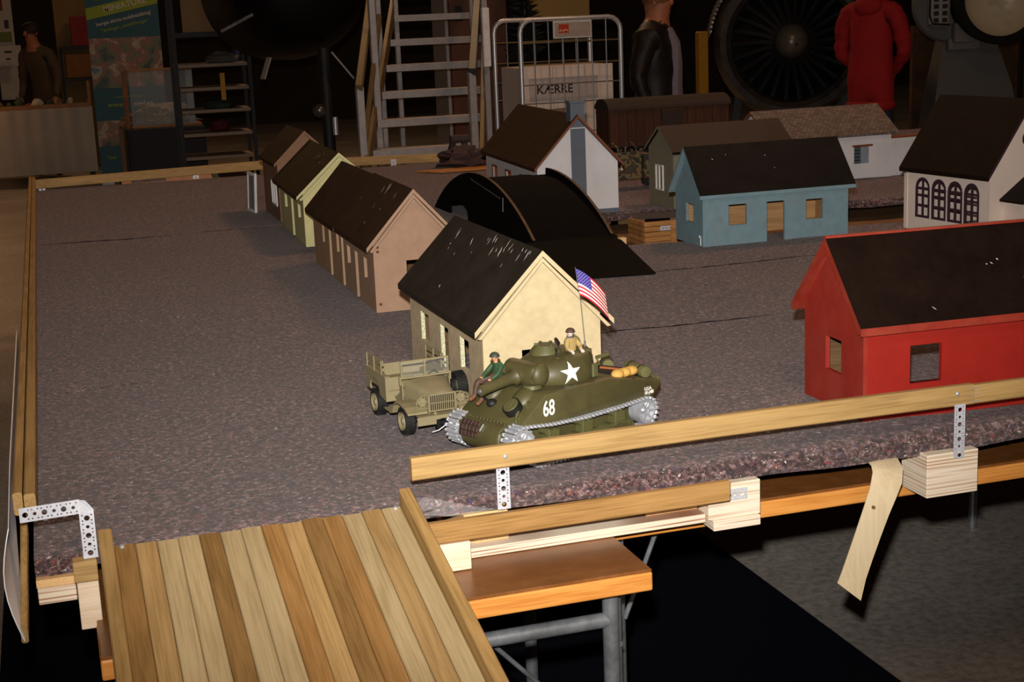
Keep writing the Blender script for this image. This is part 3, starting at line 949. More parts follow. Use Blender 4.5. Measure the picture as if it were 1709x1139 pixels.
for a0, a1, z0, z1 in ((0.097, 0.160, 0.068, 0.132), (0.247, 0.307, 0.0, 0.130), (0.402, 0.469, 0.066, 0.130)):
    B().b2(0.0005, 0.0088, a1 - 0.0012, a1 - 0.0001, z0, z1).obj('window_reveal', M_SPECK, h1)
for s in (-1, 1):    # raking boards under the front roof edge
    p = [(0.1205 + s * 0.135, 0.160), (0.1205, 0.3055), (0.1205, 0.297), (0.1205 + s * 0.128, 0.159)]
    B().prism(p, -0.0195, -0.012, 'xz').obj('bargeboard', M_CREAM, h1)
M_TAN = paint('tan_wall', '#a5846b', 0.75, 0, 0.08, 40, 0.15, '#8a6346', 0.3, 12)
h2, _, _ = house('model_house', 'tan wooden model house, nearest of the brown row houses', 0.797, 3.764, -0.012, 0.435, 0.221, 0.326, 0.023, 0.03, 0.179, M_TAN, M_ROOFBRN, M_TAN,
      {'L': [rect(0.094, 0.075, 0.137, 0.133), rect(0.222, 0.0, 0.262, 0.133), rect(0.332, 0.080, 0.379, 0.134)], 'F': [rect(0.088, 0.085, 0.15, 0.134)]}, chips=mk_chips(6, 9, 0.0, 0.30, 0.06, 0.22, 0.03) + mk_chips(7, 5, 0.1, 0.4, 0.4, 0.9, 0.012))
for s in (-1, 1):
    p = [(0.1105 + s * 0.125, 0.168), (0.1105, 0.312), (0.1105, 0.302), (0.1105 + s * 0.118, 0.166)]
    B().prism(p, -0.0285, -0.020, 'xz').obj('bargeboard', M_TAN, h2)
for a, z in ((0.012, 0.175), (0.012, 0.163), (0.012, 0.022)):
    B().cyl((a, 0.002, z), (a, -0.0012, z), 0.004, None, 8).obj('screw_head', paint('rust_spot', '#5d2f1c', 0.7), h2)
M_TAN2 = paint('tan_wall_far', '#a98866', 0.75, 0, 0.08, 40, 0.15, '#8a6346', 0.3, 12)
house('model_house', 'dull tan model house, second in the row, joined behind the nearest one', 0.797 + 0.012 * 0.437, 3.764 + 0.468, -0.012, 0.49, 0.218, 0.322, 0.023, 0.012, 0.176, M_TAN2, roofmat('roof_brown_b', '#49342a', 0), M_TAN2,
      {'L': [rect(0.035, 0.090, 0.075, 0.150), rect(0.165, 0.0, 0.205, 0.148), rect(0.285, 0.088, 0.32, 0.146)]})
M_YEL = paint('pale_yellow_wall', '#cfc58d', 0.75, 0, 0.06, 40, 0.1)
h3, _, _ = house('model_house', 'pale yellow model house, third in the row', 0.836, 5.064, -0.032, 0.655, 0.264, 0.323, 0.025, 0.023, 0.179, M_YEL, roofmat('roof_olive', '#4a3a2b', 0), M_YEL,
      {'L': [rect(0.068, 0.088, 0.147, 0.138), rect(0.270, 0.0, 0.330, 0.140), rect(0.43, 0.086, 0.515, 0.138)]}, chips=mk_chips(8, 9, 0.02, 0.45, 0.1, 0.3, 0.03))
for s in (-1, 1):
    p = [(0.132 + s * 0.148, 0.168), (0.132, 0.307), (0.132, 0.295), (0.132 + s * 0.14, 0.165)]
    B().prism(p, -0.0225, -0.014, 'xz').obj('bargeboard', M_YEL, h3)
M_BRN = paint('brown_wall', '#8a664c', 0.75, 0, 0.08, 40, 0.1)
M_WFR = paint('white_frame', '#d9d6d0', 0.6)
house('model_house', 'brown model house farthest back in the row, with white window frame', 0.865, 5.80, -0.008, 0.42, 0.23, 0.354, 0.014, 0.016, 0.23, M_BRN, roofmat('roof_darkbrown', '#46322a', 0), M_BRN,
      {'L': [rect(0.06, 0.062, 0.17, 0.152)]}, frames=[('L', 0.06, 0.062, 0.17, 0.152, M_WFR, 1)])
dr = thing('leaning_shutter', 'white framed glass shutter leaning at the far brown house corner', 'shutter', (0.812, 6.16, FZ + 0.001), 0.15)
dr.rotation_euler = (0, 0.06, 0.15)
B().b2(0, 0.010, 0, 0.012, 0, 0.165).b2(0, 0.010, 0.098, 0.11, 0, 0.165).b2(0, 0.010, 0.012, 0.098, 0, 0.012).b2(0, 0.010, 0.012, 0.098, 0.153, 0.165).obj('frame', M_WFR, dr)
B().b2(0.003, 0.007, 0.012, 0.098, 0.012, 0.153).obj('pane', paint('grey_pane', '#6b6c78', 0.25), dr)

# white house with chimney
M_WHITE_W = paint('white_wall', '#dcd6d6', 0.7, 0, 0.06, 18, 0.1, '#a59c9a', 0.45, 9)
M_GREYCH = paint('chimney_grey', '#5d636d', 0.7, 0, 0.1, 30, 0.15)
M_REDTRIM = paint('red_trim', '#7c4023', 0.6)
h5, hw5, _ = house('model_house', 'white model house with grey chimney and brown roof', 1.782, 5.317, -0.068, 0.879, 0.323, 0.384, 0.017, 0.029, 0.189, M_WHITE_W, roofmat('roof_midbrown', '#4c3322', 0), M_REDTRIM,
      {'L': [rect(0.66, 0.075, 0.745, 0.136), rect(0.42, 0.075, 0.505, 0.136), rect(0.18, 0.075, 0.26, 0.138)]},
      frames=[('L', 0.66, 0.075, 0.745, 0.136, M_REDTRIM, 1), ('L', 0.42, 0.075, 0.505, 0.136, M_REDTRIM, 1), ('L', 0.18, 0.075, 0.26, 0.138, M_REDTRIM, 1)])
B().b2(0.137, 0.193, -0.008, 0.0, 0.0, 0.33).b2(0.137, 0.193, -0.008, 0.048, 0.335, 0.425).b2(0.133, 0.197, -0.012, 0.052, 0.425, 0.437, 0.002).obj('chimney', M_GREYCH, h5)
B().b2(-0.002, 0.137, -0.004, 0.0, 0.0, 0.016).b2(0.193, 0.327, -0.004, 0.0, 0.0, 0.016).b2(0.323, 0.327, 0, 0.879, 0, 0.016).b2(-0.004, 0, 0, 0.879, 0, 0.016).obj('plinth', M_GREYCH, h5)
B().b2(0.36 - 0.36, 0.0015, 0.02, 0.86, 0.0, 0.0005).obj('sill_line', M_GREYCH, h5)

# blue house
M_BLUE = paint('blue_wall', '#728c95', 0.75, 0, 0.10, 30, 0.2, '#7a756c', 0.5, 12)
h6, _, _ = house('model_house', 'blue-green model house with black roof in front of the trench', 2.004, 4.525, -1.580, 0.528, 0.217, 0.318, 0.020, 0.018, 0.169, M_BLUE, roofmat('roof_coal', '#211c1a', 0), M_BLUE,
      {'R': [rect(0.092, 0.064, 0.156, 0.131), rect(0.229, 0.0, 0.293, 0.131), rect(0.372, 0.062, 0.434, 0.128)], 'F': [rect(0.085, 0.072, 0.142, 0.132)],
       'L': [rect(0.27, 0.03, 0.33, 0.13)]}, eave_trim=True, mi=M_RAWL, chips=mk_chips(9, 4, 0.05, 0.5, 0.1, 0.6, 0.008, 1))
B().tube([(0.205, -0.003, 0.004), (0.207, -0.004, 0.030), (0.200, -0.004, 0.036), (0.196, -0.004, 0.030)], 0.0018, 6).obj('wire_loop', M_WHITE, h6)

# green-grey house
M_GRN = paint('greengrey_wall', '#77715c', 0.75, 0, 0.08, 40, 0.12)
house('model_house', 'grey-green model house with white framed window behind the blue house', 2.304, 5.461, -1.55, 0.508, 0.23, 0.316, 0.020, 0.012, 0.222, M_GRN, roofmat('roof_maroon', '#241715', 0), M_GRN,
      {'F': [rect(0.078, 0.07, 0.135, 0.158)], 'R': [rect(0.12, 0.07, 0.18, 0.14)]}, frames=[('F', 0.078, 0.07, 0.135, 0.158, M_WFR, 1)])

# long white house with shingle-pattern roof, low yard wall
m, nt, p = newmat('stone_roof')
mp = coords(nt, (1, 1, 1), False)
br = N(nt, 'ShaderNodeTexBrick', Scale=1.0)
br.inputs['Color1'].default_value = rgb('#75655c')
br.inputs['Color2'].default_value = rgb('#55473f')
br.inputs['Mortar'].default_value = rgb('#332a26')
br.inputs['Brick Width'].default_value = 0.022
br.inputs['Row Height'].default_value = 0.011
br.inputs['Mortar Size'].default_value = 0.0012
sw = N(nt, 'ShaderNodeSeparateXYZ')
cb = N(nt, 'ShaderNodeCombineXYZ')
nt.links.new(mp.outputs[0], sw.inputs[0])
nt.links.new(sw.outputs[1], cb.inputs[0])
nt.links.new(sw.outputs[0], cb.inputs[1])
nt.links.new(cb.outputs[0], br.inputs['Vector'])
nt.links.new(br.outputs['Color'], p.inputs['Base Color'])
p.inputs['Roughness'].default_value = 0.85
M_STONE = m
h7, _, _ = house('model_house', 'long white model house with speckled slate roof and small shuttered window', 2.938, 5.943, -1.538, 0.609, 0.276, 0.314, 0.036, 0.017, 0.199, M_WHITE_W, M_STONE, M_REDTRIM,
      {'R': [rect(0.421, 0.067, 0.495, 0.140)]})
B().b2(0.2755, 0.285, 0.411, 0.511, 0.141, 0.149, 0.001).obj('lintel', M_REDTRIM, h7)
M_SHUT = paint('shutter_blue_grey', '#4e5a60', 0.5)
B().b2(0.270, 0.276, 0.455, 0.495, 0.067, 0.140).obj('shutter', paint('grey_pane_b', '#8b929a', 0.3), h7)
for k in range(5):
    B().b2(0.270, 0.277, 0.421, 0.453, 0.069 + k * 0.0145, 0.080 + k * 0.0145).obj('slat', M_SHUT, h7)
wl = thing('yard_wall', 'low white model wall joining the right end of the long white house', 'model wall', (3.562, 5.70, FZ + 0.001), 0.05)
B().b2(0, 0.42, 0, 0.02, 0, 0.165).obj('wall_face', M_WHITE_W, wl)
B().b2(-0.002, 0.424, -0.004, 0.024, 0.1655, 0.173).obj('coping', M_REDTRIM, wl)

# church
M_CHW = paint('church_white', '#dcc9bb', 0.7, 0, 0.04, 20, 0.08)
M_CHF = paint('church_frame', '#3a2430', 0.55)
arches = [(0.286, 0.356), (0.205, 0.274), (0.126, 0.195), (0.047, 0.116)]
h8, hw8, _ = house('model_church', 'white model church with four arched windows and black roof', 2.802, 3.914, 0.101, 0.411, 0.30, 0.440, 0.017, 0.013, 0.207, M_CHW, roofmat('roof_church', '#241812', 0.0), M_CHF,
      {'L': [arch(a, 0.045, c, 0.178) for a, c in arches], 'F': [circ(0.15, 0.315, 0.022, 18)], 'R': [arch(a, 0.045, c, 0.178) for a, c in arches]}, cat='model church', mi=M_CHW)
for a, c in arches:
    o_ = arch(a - 0.001, 0.044, c + 0.001, 0.179)
    cx = (a + c) / 2
    hs = []
    hw_ = (c - a) / 2
    cols = [(a + 0.008, cx - 0.0035), (cx + 0.0035, c - 0.008)]
    for q0, q1 in cols:
        for z0, z1 in ((0.052, 0.082), (0.089, 0.116), (0.123, 0.139)):
            hs.append(rect(q0, z0, q1, z1))
        # curved top light
        r = hw_ - 0.008
        if q0 < cx - 0.004:
            pts_ = [(q0, 0.146), (q1, 0.146), (q1, 0.1430 + r * 0.97)] + [(cx - r * math.sin(an), 0.143 + r * math.cos(an)) for an in (0.5, 0.9, 1.2)]
        else:
            pts_ = [(q0, 0.146), (q1, 0.146)] + [(cx + r * math.sin(an), 0.143 + r * math.cos(an)) for an in (1.2, 0.9, 0.5)] + [(q0, 0.1430 + r * 0.97)]
        hs.append(pts_)
    B().plate(o_, hs, 0.004, frame((-0.001, 0, 0), (0, 1, 0), (0, 0, 1))).obj('window_frame', M_CHF, h8)
B().b2(-0.003, 0.012, -0.004, -0.0002, 0, 0.188).obj('corner_pilaster', M_CHW, h8)
B().b2(-0.003, 0.0, 0.398, 0.414, 0, 0.185).obj('corner_pilaster', M_CHW, h8)
B().lathe([(0.018, 0), (0.026, 0), (0.026, 0.004), (0.018, 0.004), (0.018, 0)], 24, frame((0.15, 0.0, 0.315), (1, 0, 0), (0, 0, 1))).obj('round_frame', M_CHF, h8)
# porch
B().b2(0.06, 0.24, -0.09, -0.082, 0, 0.125).b2(0.06, 0.068, -0.082, 0, 0, 0.125).b2(0.232, 0.24, -0.082, 0, 0, 0.125).obj('porch_wall', M_CHW, h8)
B().prism([(0.040, 0.132), (0.15, 0.205), (0.26, 0.132), (0.26, 0.125), (0.15, 0.197), (0.040, 0.125)], -0.105, 0.0, 'xz').obj('porch_roof', roofmat('roof_porch', '#241812', 0.0), h8)
B().prism(arch(0.073, 0.0, 0.122, 0.096), -0.096, -0.0905, 'xz').obj('porch_door', M_CHF, h8)
for a in (0.084, 0.101):
    B().b2(a, a + 0.009, -0.0985, -0.0962, 0.050, 0.066).obj('door_light', M_WHITE, h8)

# red house
M_RED = paint('red_wall', '#961c10', 0.6, 0, 0.10, 20, 0.15, '#7f1d10', 0.4, 7)
M_REDT = paint('red_board', '#8e2a1a', 0.6, 0, 0.15, 30, 0.2, '#a0523e', 0.4, 20)
M_REDG = paint('red_gable', '#8f2417', 0.65, 0, 0.12, 20, 0.15, '#a34a3c', 0.35, 9)
h9, _, _ = house('model_house', 'large bright red model house with black roof at the right edge', 1.383, 2.512, -1.613, 0.56, 0.234, 0.330, 0.023, 0.018, 0.182, M_RED, roofmat('roof_redhouse', '#271a14', 0, rough=0.45), M_REDT,
      {'R': [rect(0.095, 0.064, 0.160, 0.136), rect(0.42, 0.064, 0.485, 0.136)], 'F': [rect(0.088, 0.072, 0.150, 0.137)],
       'L': [rect(0.135, 0.0, 0.31, 0.150), rect(0.40, 0.0, 0.52, 0.150)]}, mg=M_REDG, rth=0.010, eave_trim=True, chips=mk_chips(10, 8, 0.02, 0.5, 0.1, 0.9, 0.010, 1))
for s in (-1, 1):
    p = [(0.117 + s * 0.139, 0.172), (0.117, 0.317), (0.117, 0.305), (0.117 + s * 0.131, 0.170)]
    B().prism(p, -0.0175, -0.012, 'xz').obj('bargeboard', M_REDT, h9)
B().bar((0.117, -0.018, 0.330), (0.117, 0.578, 0.330), 0.012, 0.004).obj('ridge_board', M_REDT, h9)
# ------------------------------------------------------------------ black humpback bridge
M_BRIDGE = paint('bridge_black', '#0b0909', 0.85, 0, 0.3, 30, 0.2, '#1c1713', 0.25, 25, spec=0.05)
M_RIMW = paint('bridge_rim', '#5c4630', 0.8, 0, 0.4, 50, 0.2)
br_t = thing('arched_bridge', 'black humpback bridge with arched opening and flat approach sheet', 'bridge', (0, 0, 0))
def arcz(y, base, rise, ya=4.56, yb=5.88):
    c = (ya + yb) / 2
    h_ = (yb - ya) / 2
    Rr = (h_ * h_ + rise * rise) / (2 * rise)
    return base + math.sqrt(max(0, Rr * Rr - (y - c) ** 2)) - (Rr - rise)
ys = [4.56 + (5.88 - 4.56) * i / 36 for i in range(37)]
rimpick = lambda f: 1 if (f.normal.z > 0.25 and f.calc_center_median().z > FZ + 0.02 and abs(f.normal.x) < 0.5) else 0
top = [(y, arcz(y, FZ + 0.004, 0.192)) for y in ys]
outer = [(4.56, FZ + 0.002), (5.38, FZ + 0.002), (5.38, FZ + 0.03)] + [(5.51 - 0.13 * math.cos(PI * k / 10), FZ + 0.03 + 0.035 * math.sin(PI * k / 10)) for k in range(1, 10)] + [(5.64, FZ + 0.03), (5.64, FZ + 0.002), (5.88, FZ + 0.002)] + list(reversed(top))[1:-1]
B().plate(outer, [], 0.010, frame((1.516, 0, 0), (0, 1, 0), (0, 0, 1))).obj('side_wall', [M_BRIDGE, M_RIMW], br_t, pick=rimpick)
top2 = [q_ for q_ in top if q_[0] < 5.28]
outer = [(4.56, FZ + 0.002), (5.28, FZ + 0.002)] + list(reversed(top2))[:-1]
B().plate(outer, [], 0.010, frame((1.795, 0, 0), (0, 1, 0), (0, 0, 1))).obj('side_wall', [M_BRIDGE, M_RIMW], br_t, pick=rimpick)
prf = [(y, arcz(y, FZ + 0.002, 0.170)) for y in ys]
for lo_, hi_, xr in ((4.5, 5.29, 1.7945), (5.25, 6.0, 1.745)):
    pq = [q_ for q_ in prf if lo_ < q_[0] < hi_]
    B().prism(pq + [(y, z - 0.006) for y, z in reversed(pq)], 1.5265, xr, 'yz').obj('deck', M_BRIDGE, br_t)
B().poly([(1.50, 4.62, FZ + 0.022), (1.815, 4.60, FZ + 0.022), (1.672, 3.925, FZ + 0.004), (1.36, 3.96, FZ + 0.004), (1.50, 4.62, FZ + 0.019), (1.815, 4.60, FZ + 0.019), (1.672, 3.925, FZ + 0.0012), (1.36, 3.96, FZ + 0.0012)],
         [(0, 1, 2, 3), (7, 6, 5, 4), (0, 4, 5, 1), (1, 5, 6, 2), (2, 6, 7, 3), (3, 7, 4, 0)]).obj('approach_sheet', M_BRIDGE, br_t)
B().b2(1.790, 1.812, 4.50, 4.525, FZ + 0.0005, FZ + 0.024).obj('corner_block', M_CHIP, br_t)
B().tube([(1.512, 4.90, 0.99), (1.510, 4.90, 0.94)], 0.002, 6).obj('wire', M_STEEL, br_t)
B().tube([(1.512, 5.30, 1.02), (1.510, 4.93, 0.985)], 0.0015, 6).obj('wire', M_STEEL, br_t)

# ------------------------------------------------------------------ goods wagon, camouflaged truck and odds at the back of the table
wg = thing('goods_wagon', 'brown model goods wagon with rounded roof at the back of the landscape', 'model wagon', (2.92, 7.45, FZ + 0.001), -0.02)
M_WAG = wood('wagon_boards', '#4a2a19', '#2a170e', 2, 1.5, 0.7, 0.18)
for k in range(14):
    B().b2(k * 0.05 + 0.001, k * 0.05 + 0.049, -0.006, 0.0, 0.045, 0.245, 0.001).obj('board', M_WAG, wg)
for k in range(4):
    B().b2(-0.006, 0, k * 0.05 + 0.001, k * 0.05 + 0.049, 0.045, 0.245, 0.001).obj('board', M_WAG, wg)
B().b2(0, 0.7, 0, 0.2, 0.045, 0.245).obj('body', paint('wagon_body', '#43271a', 0.8), wg)
rp = [(0.1 + 0.112 * math.cos(PI * k / 12), 0.245 + 0.058 * math.sin(PI * k / 12)) for k in range(13)]
B().prism(rp, -0.01, 0.71, 'yz').obj('roof', paint('wagon_roof', '#2a1e19', 0.75), wg, smooth=0.5)
B().b2(0.30, 0.42, -0.012, -0.0065, 0.05, 0.235, 0.002).obj('sliding_door', paint('wagon_door', '#2c1c16', 0.7), wg)
for x in (0.1, 0.22, 0.48, 0.6):
    for y in (0.02, 0.18):
        B().cyl((x, y - 0.008, 0.0225), (x, y + 0.008, 0.0225), 0.0222, None, 14).obj('wheel', M_DARK, wg)
B().b2(0.02, 0.68, 0.03, 0.17, 0.03, 0.045).obj('chassis', M_DARK, wg)

def camo():
    m, nt, p = newmat('camouflage')
    mp = coords(nt)
    n = N(nt, 'ShaderNodeTexNoise', Scale=22, Detail=2)
    nt.links.new(mp.outputs[0], n.inputs['Vector'])
    r = ramp(nt, n.outputs['Fac'], [(0.40, '#2c2b20'), (0.46, '#6a5a36'), (0.54, '#4a241c'), (0.60, '#3a3a2a')])
    r.color_ramp.interpolation = 'CONSTANT'
    nt.links.new(r.outputs[0], p.inputs['Base Color'])
    p.inputs['Roughness'].default_value = 0.8
    return m
M_CAMO = camo()
ct = thing('camouflaged_truck', 'camouflage-painted model truck between the white and green houses', 'model truck', (2.17, 5.93, FZ + 0.001), 0.0)
B().b2(0.0, 0.30, 0.0, 0.13, 0.045, 0.135, 0.004).obj('cargo_bed', M_CAMO, ct)
B().prism([(0.31, 0.045), (0.42, 0.045), (0.42, 0.09), (0.375, 0.10), (0.36, 0.15), (0.31, 0.15)], 0.005, 0.125, 'xz').obj('cab', M_CAMO, ct)
for k in range(4):
    B().tube([(0.02 + k * 0.085, 0.004, 0.135), (0.02 + k * 0.085, 0.004, 0.185), (0.02 + k * 0.085, 0.065, 0.20), (0.02 + k * 0.085, 0.126, 0.185), (0.02 + k * 0.085, 0.126, 0.135)], 0.004, 6).obj('hoop', M_CAMO, ct)
B().b2(0.0, 0.29, 0.0, 0.008, 0.135, 0.165, 0.002).obj('tarpaulin_roll', M_CAMO, ct)
for x in (0.05, 0.13, 0.37):
    for y in (0.012, 0.118):
        B().cyl((x, y - 0.010, 0.024), (x, y + 0.010, 0.024), 0.0238, None, 16).obj('wheel', M_DARK, ct)
B().b2(0.20, 0.208, -0.003, 0.0, 0.09, 0.115).obj('number_plate', M_WHITE, ct)

# plywood offcut and crumpled felt near the back rail
B().prism([(1.80, 7.33), (1.90, 7.20), (2.3, 7.22), (2.34, 7.42)], FZ + 0.003, FZ + 0.009, 'xy').obj('plywood_offcut', paint('orange_ply', '#b0702c', 0.7, 0, 0.2, 20, 0.1), label='orange plywood offcut lying on the felt by the back rail', cat='board')
def lump(name, label, cat, c, r, m, seed, n=18, amp=0.35, flat=0.0):
    rnd = random.Random(seed)
    ph = [(rnd.uniform(1, 5), rnd.uniform(1, 5), rnd.uniform(1, 5), rnd.uniform(0, 6)) for _ in range(6)]
    b = B().sph((0, 0, 0), 1, n)
    for v in b.bm.verts:
        d = v.co.normalized()
        k = 1 + amp * sum(math.sin(a * d.x * 2 + bb * d.y * 2 + cc * d.z * 2 + e) for a, bb, cc, e in ph) / 6
        v.co = Vector((d.x * r[0] * k, d.y * r[1] * k, max(d.z * k, -0.5 + flat) * r[2]))
    zmin = min(v.co.z for v in b.bm.verts)
    for v in b.bm.verts:
        v.co.z -= zmin
    return b.obj(name, m, smooth=0.7, label=label, cat=cat, loc=c)
lump('felt_scrap', 'crumpled dark felt scrap heaped on the felt by the back rail', 'felt', (2.10, 7.45, FZ + 0.010), (0.13, 0.10, 0.06), paint('felt_scrap', '#4a3633', 0.95, 0, 0.3, 120, 0.6), 5, amp=0.9)
tt = thing('trestle_stand', 'small dark trestle stand on the crumpled felt scrap', 'stand', (2.11, 7.60, FZ + 0.001))
for s in (-1, 1):
    B().bar((s * 0.075, 0, 0), (s * 0.025, 0, 0.13), 0.03, 0.022, 0.002, (0, 1, 0)).obj('leg', M_DARK, tt)
B().b2(-0.045, 0.06, -0.02, 0.02, 0.125, 0.155, 0.003).obj('top_bar', paint('stand_top', '#3b2c2a', 0.7), tt)
pc = thing('picture_card', 'cardboard sheet with a small picture lying behind the back rail', 'picture', (0.62, 8.02, 0.842), 0.0)
pc.rotation_euler = (0.28, 0, 0)
B().b2(-0.25, 0.22, -0.06, 0.10, 0, 0.004).obj('card', paint('card_pink', '#b98f75', 0.8), pc)
B().b2(-0.20, -0.02, -0.03, 0.07, 0.0042, 0.005).obj('picture', paint('card_picture', '#5b5a66', 0.7, 0, 0.5, 20, 0), pc)
ss_ = thing('small_stand', 'small dark sloping stand behind the back rail carrying the picture card', 'stand', (0.62, 8.02, 0))
B().prism([(-0.07, 0.80), (0.11, 0.80), (0.11, 0.866), (-0.07, 0.8165)], -0.28, 0.26, 'yz').obj('sloping_top', M_DARK, ss_)
for a_ in (-0.26, 0.24):
    for c_ in (-0.06, 0.10):
        B().b2(a_ - 0.015, a_ + 0.015, c_ - 0.012, c_ + 0.008, 0, 0.80).obj('leg', M_DARK, ss_)
# ================================================================== TANK
M_OLIVE = paint('olive_drab', '#4f4a2b', 0.48, 0, 0.14, 18, 0.06, '#33281a', 0.55, 14, spec=0.45)
M_OLIVE2 = paint('olive_drab_plain', '#545230', 0.5, 0, 0.1, 30, 0.05, spec=0.45)
M_RUST = paint('spare_track_brown', '#3a2620', 0.6, 0, 0.3, 60, 0.2)
M_RUBBER = paint('rubber', '#12110f', 0.7, 0, 0.3, 40, 0.1)
tank = thing('model_tank', 'olive green model tank numbered 68 with white star on its turret', 'model tank', (0.818, 2.3955, FZ + 0.002), math.radians(203.2), None, 1.02)

def soften(b, off, ang=0.45, seg=2):
    b.bm.normal_update()
    bmesh.ops.recalc_face_normals(b.bm, faces=b.bm.faces[:])
    ed = [e for e in b.bm.edges if len(e.link_faces) == 2 and e.calc_face_angle(0) > ang]
    bmesh.ops.bevel(b.bm, geom=ed, offset=off, segments=seg, affect='EDGES', profile=0.5, clamp_overlap=True)
    return b

b = B().prism([(0.146, 0.067), (0.151, 0.075), (0.090, 0.1215), (-0.060, 0.1205), (-0.183, 0.096), (-0.189, 0.088), (-0.168, 0.067)], -0.0800, 0.0800, 'xz')
hull = soften(b, 0.004).obj('hull', M_OLIVE, tank, smooth=0.5)
B().b2(-0.165, 0.12, -0.049, 0.049, 0.020, 0.0668, 0.003).obj('lower_hull', M_OLIVE, tank)
prof = [(0.149, 0.0765)] + [(0.139 + 0.0345 * math.cos(a), 0.049 + 0.031 * math.sin(a)) for a in [math.radians(55 - 16.5 * k) for k in range(11)]] + [(0.10, 0.020), (0.10, 0.070)]
soften(B().prism(prof, -0.051, 0.051, 'xz'), 0.006, 0.9, 3).obj('nose_casting', M_OLIVE, tank, smooth=0.7)
for s in (-1, 1):      # fender over each drive sprocket
    B().prism([(0.150, 0.074), (0.168, 0.066), (0.1685, 0.064), (0.149, 0.070)], s * 0.050, s * 0.082, 'xz').obj('fender', M_OLIVE, tank)
# bolt row on the glacis foot
b = B()
for k in range(15):
    b.sph((0.1525, -0.062 + k * 0.0089, 0.0765), (0.0016, 0.0016, 0.0016), 6)
b.obj('bolt_row', M_OLIVE2, tank, smooth=1.0)
gl = Vector((0.090 - 0.151, 0, 0.1215 - 0.075)).normalized()      # up the glacis
gn = Vector((0.1215 - 0.075, 0, 0.151 - 0.090)).normalized()      # out of the glacis
def G(f, y, h=0.0):
    return Vector((0.151, y, 0.075)) + gl * (0.0767 * f) + gn * h
# driver hoods and ventilator bulges on the glacis
for y in (-0.040, 0.036):
    b = B().sph(G(0.78, y, -0.004), (0.026, 0.021, 0.015), 16, (0, math.radians(37), 0))
    b.obj('driver_hood', M_OLIVE, tank, smooth=1.2)
    B().cyl(G(1.12, y, -0.004), G(1.12, y, -0.004) + Vector((0, 0, 0.006)), 0.017, 0.016, 20).obj('hatch', M_OLIVE2, tank, smooth=0.6)
B().sph(G(0.45, -0.020, 0.0), (0.010, 0.010, 0.008), 12).cyl(G(0.45, -0.020, 0.002), G(0.36, -0.022, 0.028), 0.0022, 0.0018, 8).obj('bow_gun', M_DARK, tank, smooth=0.8)
sw = B()
c0 = G(0.42, 0.040, 0.0)
sw.cyl(c0, c0 + gn * 0.013, 0.0165, None, 24)
o = sw.obj('spare_wheel', M_RUBBER, tank, smooth=0.6)
B().cyl(c0 + gn * 0.0131, c0 + gn * 0.0150, 0.0140, 0.0132, 24).cyl(c0 + gn * 0.0150, c0 + gn * 0.0175, 0.004, None, 12).obj('wheel_disc', M_OLIVE2, o, smooth=0.6)
for k in range(6):
    a = PI * k / 3
    e1 = gl * math.cos(a) + Vector((0, 1, 0)) * math.sin(a)
    B().bar(c0 + gn * 0.0155 + e1 * 0.003, c0 + gn * 0.0155 + e1 * 0.0108, 0.002, 0.001, 0, gn).obj('spoke', M_OLIVE2, o)
# tow chain and lifting hooks
ch = [G(0.36, 0.056, 0.004), G(0.22, 0.060, 0.004), G(0.10, 0.068, 0.003)]
b = B()
for i in range(9):
    f = i / 8
    c = ch[0].lerp(ch[1], f * 2) if f < 0.5 else ch[1].lerp(ch[2], f * 2 - 1)
    b.sph(c, (0.0035, 0.0025, 0.0020), 8, (0, 0.7, i * 1.3))
b.obj('tow_chain', M_OLIVE2, tank, smooth=1)
for f, y in ((0.62, 0.066), (0.62, -0.066)):
    c = G(f, y, 0)
    B().tube([c + gl * 0.007 * math.cos(a) + gn * (0.001 + 0.009 * math.sin(a)) for a in [PI * k / 7 for k in range(8)]], 0.0014, 6).obj('lifting_hook', M_OLIVE2, tank, smooth=1)
B().cyl(G(0.33, 0.062, 0.001), G(0.18, 0.066, 0.001), 0.0016, None, 6).obj('headlamp_bracket', M_OLIVE2, tank)
# spare track patch on the nose, its shiny end
b = B()
for i in range(3):
    for j in range(5):
        a = math.radians(40 - i * 17)
        b.box((0.1395 + 0.036 * math.cos(a), -0.044 + j * 0.0095, 0.0495 + 0.0325 * math.sin(a)), (0.004, 0.0085, 0.009), (0, -a, 0.15 * (j % 2)), 0.0008)
st = b.obj('spare_track_links', M_RUST, tank)
B().bar((0.1735, 0.004, 0.062), (0.165, 0.005, 0.072), 0.0012, 0.002).obj('track_pin', M_CHROME, tank)
# side mouldings
B().cyl((-0.02, 0.045, 0.120), (-0.02, 0.045, 0.1215), 0.0, 0.0, 3) if False else None
for x, y, r in ((-0.105, 0.055, 0.0085), (-0.095, -0.055, 0.0085), (0.045, -0.06, 0.008)):
    B().cyl((x, y, 0.108 if x < -0.06 else 0.119), (x, y, 0.116 if x < -0.06 else 0.124), r, r * 0.9, 16).obj('filler_cap', M_OLIVE2, tank, smooth=0.6)
b = B()
for k in range(9):
    b.box((-0.10 - k * 0.0065, 0, 0.1135 - (0.10 + k * 0.0065 - 0.10) * 0.199 + 0.0005), (0.0035, 0.07, 0.004), (0, -0.196, 0))
b.obj('engine_grille', M_DARK, tank)
for s in (-1, 1):
    B().b2(-0.190, -0.184, s * 0.06, s * 0.075, 0.088, 0.10, 0.001).obj('tail_lamp_guard', M_OLIVE2, tank)

